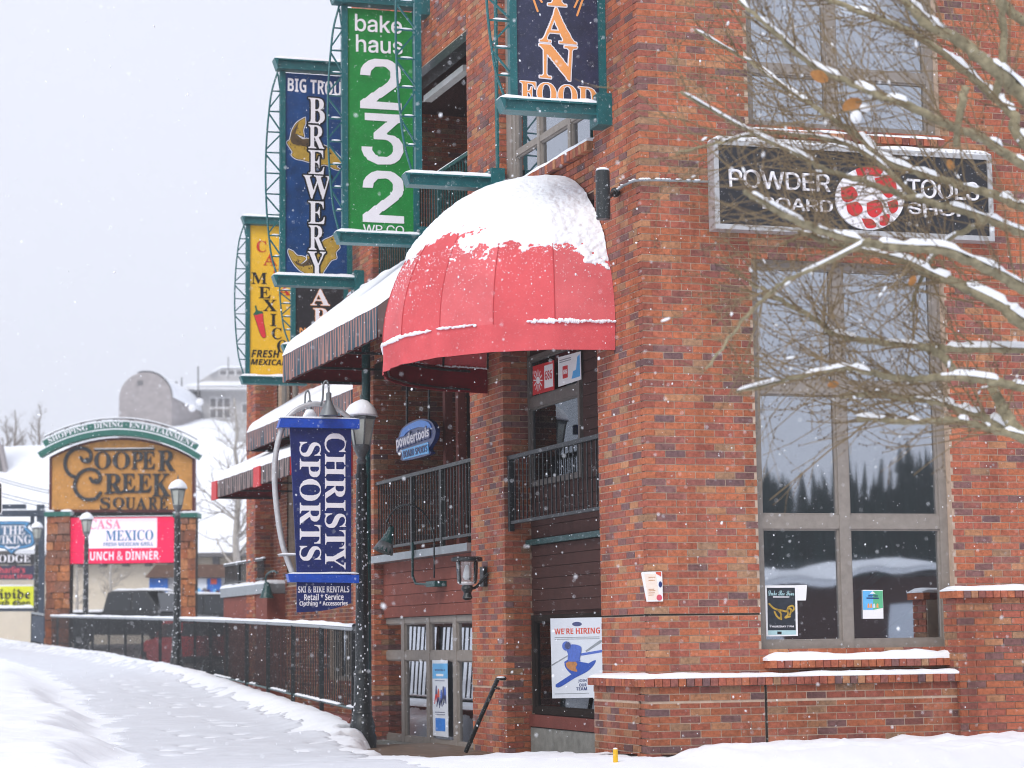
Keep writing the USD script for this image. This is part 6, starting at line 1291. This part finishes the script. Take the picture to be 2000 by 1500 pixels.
p_ = dpt(372, 1300, 56); p_[2] = .42; car('red_car', 'red parked car seen through the bars of the long railing', 'car', p_, hd + 1.95, [(x, z * .95) for x, z in sb_(2.1)], [(-1.9, .95), (-1.4, 1.40), (-1.1, 1.45), (.3, 1.45), (1.0, .95)], 1.75, 'car_red', 4.2)
for px_, lab in ((392, 'blue plastic tub behind the railing, right of the middle street lamp'), (424, 'second blue plastic tub behind the railing, beside the other blue tub')):
    o = dpt(px_, 1318, 46); o[2] = .35; T = thing('storage_tub', lab, 'tub', o); part(T, 'bin', MB().lathe(o, [(.20, -.35), (.25, .0), (.29, .26)], 4), 'tub_blue'); part(T, 'lid', MB().lathe(o, [(.31, .262), (.31, .30), (.27, .33)], 4), 'tub_blue')

# ------------------------------------------------------------------ bare trees
def grow(trunk, limbs, twigs, p, d, r, L_, lev, R_, spread, up, wig=.12):
    n = 6; P = [p]; q = p; dd_ = d
    for i in range(n): dd_ = nrm(dd_ + R_.normal(0, wig, 3) + ZA * up); q = q + dd_ * L_ / n; P.append(q)
    tgt = limbs if lev <= 1 else twigs
    tgt.tube(P, np.linspace(r, r * .45, n + 1), 6 if lev <= 1 else 4 if lev == 2 else 3)
    if lev >= 3: return
    for _ in range((9, 6, 5)[lev]):
        u = R_.uniform(.3 if lev == 0 else .15, 1); i = min(int(u * n), n - 1); s = nrm(np.cross(dd_, R_.normal(0, 1, 3)))
        grow(trunk, limbs, twigs, P[i] + (P[i + 1] - P[i]) * (u * n - i), nrm(dd_ * (1 - spread) + s * spread), r * .5 * (1 - u * .4), L_ * R_.uniform(.35, .6), lev + 1, R_, spread, up, wig * 1.2)
def bare(label, px_, py0, py1, d, r, seed, spread=.55, up=.06, bark='bark_grey', tw='twig_grey', name='aspen_tree', nl=16, lean=0.0, low=.25, snow=True):
    R_ = np.random.default_rng(seed); b = dpt(px_, py0, d); H_ = (py0 - py1) / FPX * d; T = thing(name, label, 'tree', b)
    P = np.array([b + ZA * H_ * u + HR * lean * H_ * u + R_.normal(0, .012, 3) * H_ * [1, 1, 0] * u for u in np.linspace(-.06, 1, 14)])
    part(T, 'trunk', MB().tube(catmull(P, 3), np.linspace(r, r * .15, 13 * 3 + 1), 8), bark, smooth=60); lb_, tw_ = MB(), MB()
    for k in range(nl):
        u = low + (1 - low) * (k + R_.random()) / nl; i = min(int(u * 13), 12); a = R_.uniform(0, 2 * np.pi); s = HR * math.cos(a) + HF * math.sin(a)
        grow(None, lb_, tw_, P[i], nrm(s * .8 + ZA * .55), r * .34 * (1.1 - u), H_ * R_.uniform(.18, .34) * (1.25 - u * .8), 1, R_, spread, up)
    part(T, 'crown', lb_, bark, smooth=60); part(T, 'twigs', tw_, tw, kind='stuff')
bare('tall bare aspen beside the brick building, before the snowy roofs', 463, 1200, 775, 84, .20, 5, nl=34)
bare('bare aspen standing against the cream wall, under the red and white screen', 216, 1218, 1060, 84.5, .10, 6, nl=16)
bare('thin bare aspen against the cream wall, just right of the left stone pillar', 150, 1215, 1090, 85, .085, 7, nl=10)
for k, (x, y1, lab) in enumerate(((12, 812, 'bare far tree behind the snowy roof, leftmost of four'), (28, 800, 'bare far tree behind the snowy roof, second from the left'), (42, 850, 'shortest bare far tree behind the snowy roof'), (76, 788, 'tall bare far tree just left of the green arch'))): bare(lab, x, 925, y1, 150, .16, 20 + k, spread=.45, up=.12, nl=18, name='bare_tree', bark='twig_grey', low=.15)
# the near tree: its branches reach in from the right
R_ = np.random.default_rng(77)
NT = thing('aspen_tree', 'near bare aspen whose snow-laden branches reach in from the right edge', 'tree', dpt(2480, 1780, 12.6))
tp_ = np.array([dpt(x, y, 12.6) for x, y in ((2480, 1790), (2470, 1300), (2440, 800), (2430, 300), (2400, -300), (2380, -800))]); part(NT, 'trunk', MB().tube(catmull(tp_, 6), np.linspace(.17, .07, 31), 12), 'bark_pale', smooth=60)
BRS = [([(2440, 640), (2200, 400), (2000, 190), (1943, 137), (1867, 76), (1810, 46), (1768, 0), (1700, -60)], 24, 10, 12.2), ([(2440, 700), (2200, 480), (2000, 277), (1981, 228), (1943, 190), (1878, 133), (1825, 91), (1734, 42), (1620, 0), (1540, -40)], 17, 6, 12.9),
       ([(2440, 640), (2200, 430), (2000, 323), (1924, 274), (1848, 243), (1772, 205), (1715, 186), (1658, 160), (1582, 125), (1506, 57), (1441, 0)], 15, 5, 12.0), ([(2440, 560), (2200, 460), (2000, 403), (1943, 380), (1886, 365), (1810, 342), (1734, 315), (1677, 266), (1620, 228), (1563, 190), (1506, 152), (1453, 114), (1354, 57)], 15, 4, 13.4),
       ([(2440, 640), (2200, 520), (2000, 456), (1924, 426), (1848, 403), (1772, 384), (1696, 357), (1620, 334), (1563, 304), (1450, 250), (1330, 180)], 14, 4, 12.6), ([(2440, 760), (2200, 650), (2000, 562), (1943, 532), (1848, 490), (1772, 483), (1696, 475), (1620, 456), (1544, 426), (1498, 399), (1453, 372)], 18, 6, 11.9),
       ([(2440, 900), (2200, 740), (2000, 632), (1960, 600), (1880, 560), (1820, 536), (1760, 508), (1650, 480), (1560, 452)], 22, 6, 12.4), ([(2440, 760), (2200, 700), (2000, 684), (1880, 682), (1800, 676), (1720, 668), (1660, 660), (1620, 648), (1600, 628), (1540, 596), (1496, 568), (1464, 552)], 13, 5, 12.8),
       ([(2440, 860), (2200, 790), (2000, 756), (1920, 742), (1860, 736), (1780, 740), (1700, 728), (1660, 718), (1620, 724), (1540, 740), (1440, 764)], 14, 4, 12.1), ([(1872, 737), (1850, 705), (1830, 690), (1800, 676)], 12, 9, 12.45),
       ([(2440, 1010), (2200, 920), (2000, 856), (1940, 824), (1900, 808), (1840, 788), (1760, 776), (1700, 768), (1640, 776)], 16, 7, 12.5), ([(2440, 1000), (2200, 900), (2000, 852), (1912, 832), (1860, 820), (1780, 824), (1672, 816)], 12, 7, 12.3), ([(2010, 860), (1975, 825), (1955, 790), (1934, 752)], 18, 13, 12.4), ([(1945, 190), (1960, 90), (1955, 0), (1950, -60)], 12, 8, 12.9), ([(1886, 170), (1872, 240), (1868, 285)], 11, 9, 12.2), ([(1950, 0), (2000, 40), (2100, 90)], 14, 12, 13.0),
       ([(1790, 384), (1690, 300), (1600, 268), (1480, 262), (1400, 280), (1320, 300)], 8, 3, 13.0), ([(1700, 470), (1600, 520), (1520, 560), (1440, 640), (1380, 720)], 7, 3, 11.6), ([(1930, 430), (1850, 470), (1800, 540), (1780, 610)], 9, 4, 12.7)]
tw_, bd_, paths = MB(), MB(), []
for pts, w0, w1, dp_ in BRS:
    n = len(pts); wob = np.cumsum(R_.normal(0, .10, n)) * np.linspace(0, 1, n)
    P = catmull(np.array([dpt(x, y, dp_ * (1 - u) + 12.6 * u + w) if pts[0][0] > 2400 else dpt(x, y, dp_ + w * .3) for (x, y), w, u in zip(pts, wob, np.linspace(1, 0, n) ** 3)]), 8); m = len(P); rad = np.linspace(w0 * 1.5, w1 * 1.5, m) / 2 * 12.5 / FPX
    part(NT, 'branch', MB().tube(P + R_.normal(0, .004, P.shape), rad, 9), 'bark_pale', smooth=60); paths.append((P, rad))
    s = np.arange(m) * np.linalg.norm(P[1] - P[0]); nz = meshkit.fbm(np.column_stack([s * 2.6, np.full(m, dp_ * 7), s * 0]), 3, 5); amt = np.clip((nz - .40) * 5, 0, 1) * np.clip(rad / .012, .35, 1) * (1 if w0 > 11 else .6)
    rows, run = [], []
    T_ = np.gradient(P, axis=0); T_ /= np.linalg.norm(T_, axis=1, keepdims=True)
    for i in range(m):
        if amt[i] > .02 and abs(T_[i][2]) < .93:
            N = nrm(np.cross(T_[i], ZA)); Up = np.cross(N, T_[i]); Up = Up if Up[2] > 0 else -Up; h = amt[i] * (.010 + rad[i] * .65); w = rad[i] * 1.02 + .003
            run.append([P[i] + N * w * c_ + Up * (rad[i] * .35 + (h + rad[i] * .6) * k_) for c_, k_ in ((-1, 0), (-.92, .45), (-.5, .88), (0, 1), (.5, .88), (.92, .45), (1, 0))])
        else:
            if len(run) > 2: rows.append(run)
            run = []
    if len(run) > 2: rows.append(run)
    if rows:
        sn = MB()
        for r_ in rows:
            G = np.array(r_); c = P[:1] * 0
            for e in (0, -1): G[e] = G[e].mean(0) * .8 + G[e] * .2 - ZA * .006
            sn.grid(G)
        part(NT, 'snow_cap', sn, 'snow', smooth=True, kind='stuff')
clump = MB()
def twig(p, d, L_, r, lev):
    n = 5; P = [p]; q = p; dd_ = d
    for i in range(n): dd_ = nrm(dd_ + R_.normal(0, .085, 3) + ZA * .03); q = q + dd_ * L_ / n; P.append(q)
    tw_.tube(P, np.linspace(r, max(.0012, r * .45), n + 1), 4)
    for i in range(1, n + 1):
        if R_.random() < .6: bd_.ell(P[i] + R_.normal(0, .002, 3), (.004, .004, .007), 0)
    if R_.random() < .05 and lev < 2: i = R_.integers(1, n); X_ = nrm(P[i] - P[i - 1]); N_2 = nrm(np.cross(X_, ZA)); clump.ell(P[i] + ZA * .006, (R_.uniform(.012, .032), .008, R_.uniform(.006, .010)), 1, np.stack([X_, N_2, np.cross(N_2, X_)]))
    if lev < 2:
        for _ in range(R_.integers(1, 3)):
            u = R_.uniform(.2, .95); i = min(int(u * n), n - 1); s = nrm(np.cross(dd_, R_.normal(0, 1, 3))); twig(P[i], nrm(dd_ * .72 + s * .6), L_ * R_.uniform(.4, .7), r * .62, lev + 1)
for P, rad in paths:
    m = len(P); ln = np.linalg.norm(np.diff(P, axis=0), axis=1).sum(); k = int(ln * 14)
    for _ in range(k):
        u = R_.beta(1.7, 1.0); i = min(int(u * (m - 1)), m - 2)
        qx = proj(P[i])[0]
        if qx > 2040 or (qx < 1480 and R_.random() < .65): continue
        t = nrm(P[i + 1] - P[i]); s = nrm(np.cross(t, R_.normal(0, 1, 3))); s[2] = s[2] * .8 + .15; s = nrm(s)
        twig(P[i], nrm(t * .75 + s * .62), R_.uniform(.30, .95) * (1.25 - .4 * u), R_.uniform(.0034, .0058), 0)
part(NT, 'twigs', tw_, 'bark_twig', kind='stuff', smooth=True); part(NT, 'buds', bd_, 'bud', kind='stuff'); part(NT, 'snow_clumps', clump, 'snow', kind='stuff', smooth=True)
for x, y, s, rr in ((1664, 205, .055, .4), (1627, 751, .03, .2), (1782, 548, .03, 1.0), (1856, 322, .03, 2.0), (1600, 150, .05, -.5)):
    o = dpt(x, y, 12.2); th = np.linspace(0, 2 * np.pi, 14, endpoint=False); lf_ = np.column_stack([np.cos(th) * (1 + .15 * np.cos(2 * th)), np.sin(th) * .72]) * s
    V = [o + (HR * math.cos(rr) + ZA * math.sin(rr)) * a + (ZA * math.cos(rr) - HR * math.sin(rr)) * b - HF * .3 * abs(b) for a, b in lf_]; part(NT, 'leaf', MB().add(V + [o - HF * .012], [[i, (i + 1) % 14, 14] for i in range(14)]), 'leaf_dry')
part(NT, 'snow_cap', MB().ell(dpt(1672, 228, 12.2), (.035, .03, .04), 2).ell(dpt(1690, 210, 12.2), (.035, .025, .025), 2), 'snow', smooth=True)

# ------------------------------------------------------------------ wooded slope across the road (seen in the windows)
fo = MB(); R2_ = np.random.default_rng(9)
for _ in range(2000):
    x, y = R2_.uniform(-10, 100), R2_.uniform(-116, -84); h = R2_.uniform(7.6, 9.6) + (-84 - y) * .11 + (R2_.random() < .1) * R2_.uniform(.5, 2.0) + 1.3 * math.sin(x * .13); n = 9; wd = R2_.uniform(.09, .13)
    for k in range(n):
        z0 = .5 + h * .96 * k / n; rr = (1 - k / n) * h * wd * R2_.uniform(.6, 1.3) + .10; V = []
        for j in range(6): a = 2 * np.pi * j / 6 + k; q_ = R2_.uniform(.35, 1.5); V.append([x + rr * math.cos(a) * q_, y + rr * math.sin(a) * q_, z0 - R2_.uniform(0, .7)])
        fo.add(np.array(V + [[x, y, z0 + h / n * 1.5]]), [[j, (j + 1) % 6, 6] for j in range(6)])
lone('conifer_forest', fo, 'conifer', kind='stuff')

RHF = Frame([18, -66, 0], XA, YA); T = thing('road_house', 'low dark house with a snowy roof across the road, mirrored in the lower panes', 'house', [18, -66, .2])
part(T, 'wall', MB().box(RHF, -14, 26, -8, 0, -.5, 3.6), 'siding_dark'); part(T, 'snow_roof', MB().grid(np.array([[RHF.w(x, b, z + .25 * math.sin(x * .6) + .12 * math.sin(x * 1.9)) for x in np.linspace(-14.5, 26.5, 60)] for b, z in ((.5, 3.62), (.45, 3.9), (-3.5, 4.35), (-8, 4.0))])), 'snow', smooth=True)
for x in (-9, -2, 5, 12, 19): part(T, 'window', MB().box(RHF, x, x + 2.2, .01, .06, 1.0, 2.6), 'poster_paper')
# ------------------------------------------------------------------ falling snow
N_ = 60000; pi_ = UsdGeom.PointInstancer.Define(stage, '/World/falling_snow'); pi_.GetPrim().SetCustomDataByKey('kind', 'stuff')
fl = usdkit.mesh(stage, '/World/falling_snow/flake', (_ICO[0].vertices, _ICO[0].faces), L + 'snow', smooth=True)
R3 = np.random.default_rng(3); dz = R3.uniform(9, 60, N_) ** 1.0; wz = .30 * dz + 1.5
pos = EYEP + HF * dz[:, None] + HR * (R3.uniform(-1, 1, N_) * wz)[:, None] + ZA * (R3.uniform(-1.2, 1, N_) * 0)[:, None]
pos[:, 2] = R3.uniform(.3, 1, N_) * 0 + R3.uniform(.2, 1.27 + .33 * dz + 1, N_)
pi_.CreatePrototypesRel().SetTargets([fl.GetPath()]); pi_.CreateProtoIndicesAttr(Vt.IntArray(N_, 0)); pi_.CreatePositionsAttr(Vt.Vec3fArray.FromNumpy(pos.astype(np.float32)))
sz = R3.lognormal(math.log(.0019), .50, N_); pi_.CreateScalesAttr(Vt.Vec3fArray.FromNumpy((sz[:, None] * np.array([1, 1, 1.5])).astype(np.float32)))
ori = [Gf.Quath(1, float(a), float(b), 0) for a, b in R3.normal(0, .25, (N_, 2))]; pi_.CreateOrientationsAttr(Vt.QuathArray([q.GetNormalized() for q in ori]))
# ------------------------------------------------------------------ snowy air
usdkit.material(stage, L + 'snowy_air', {'v': ('principled_volume', {'color': (.985, .99, 1.0), 'density': .0013, 'anisotropy': .2})}, [], volume='v.volume')
hz = MB().wbox((-170, -190, -3.0), (190, 330, 45)); lone('haze', hz, 'snowy_air', kind='stuff')
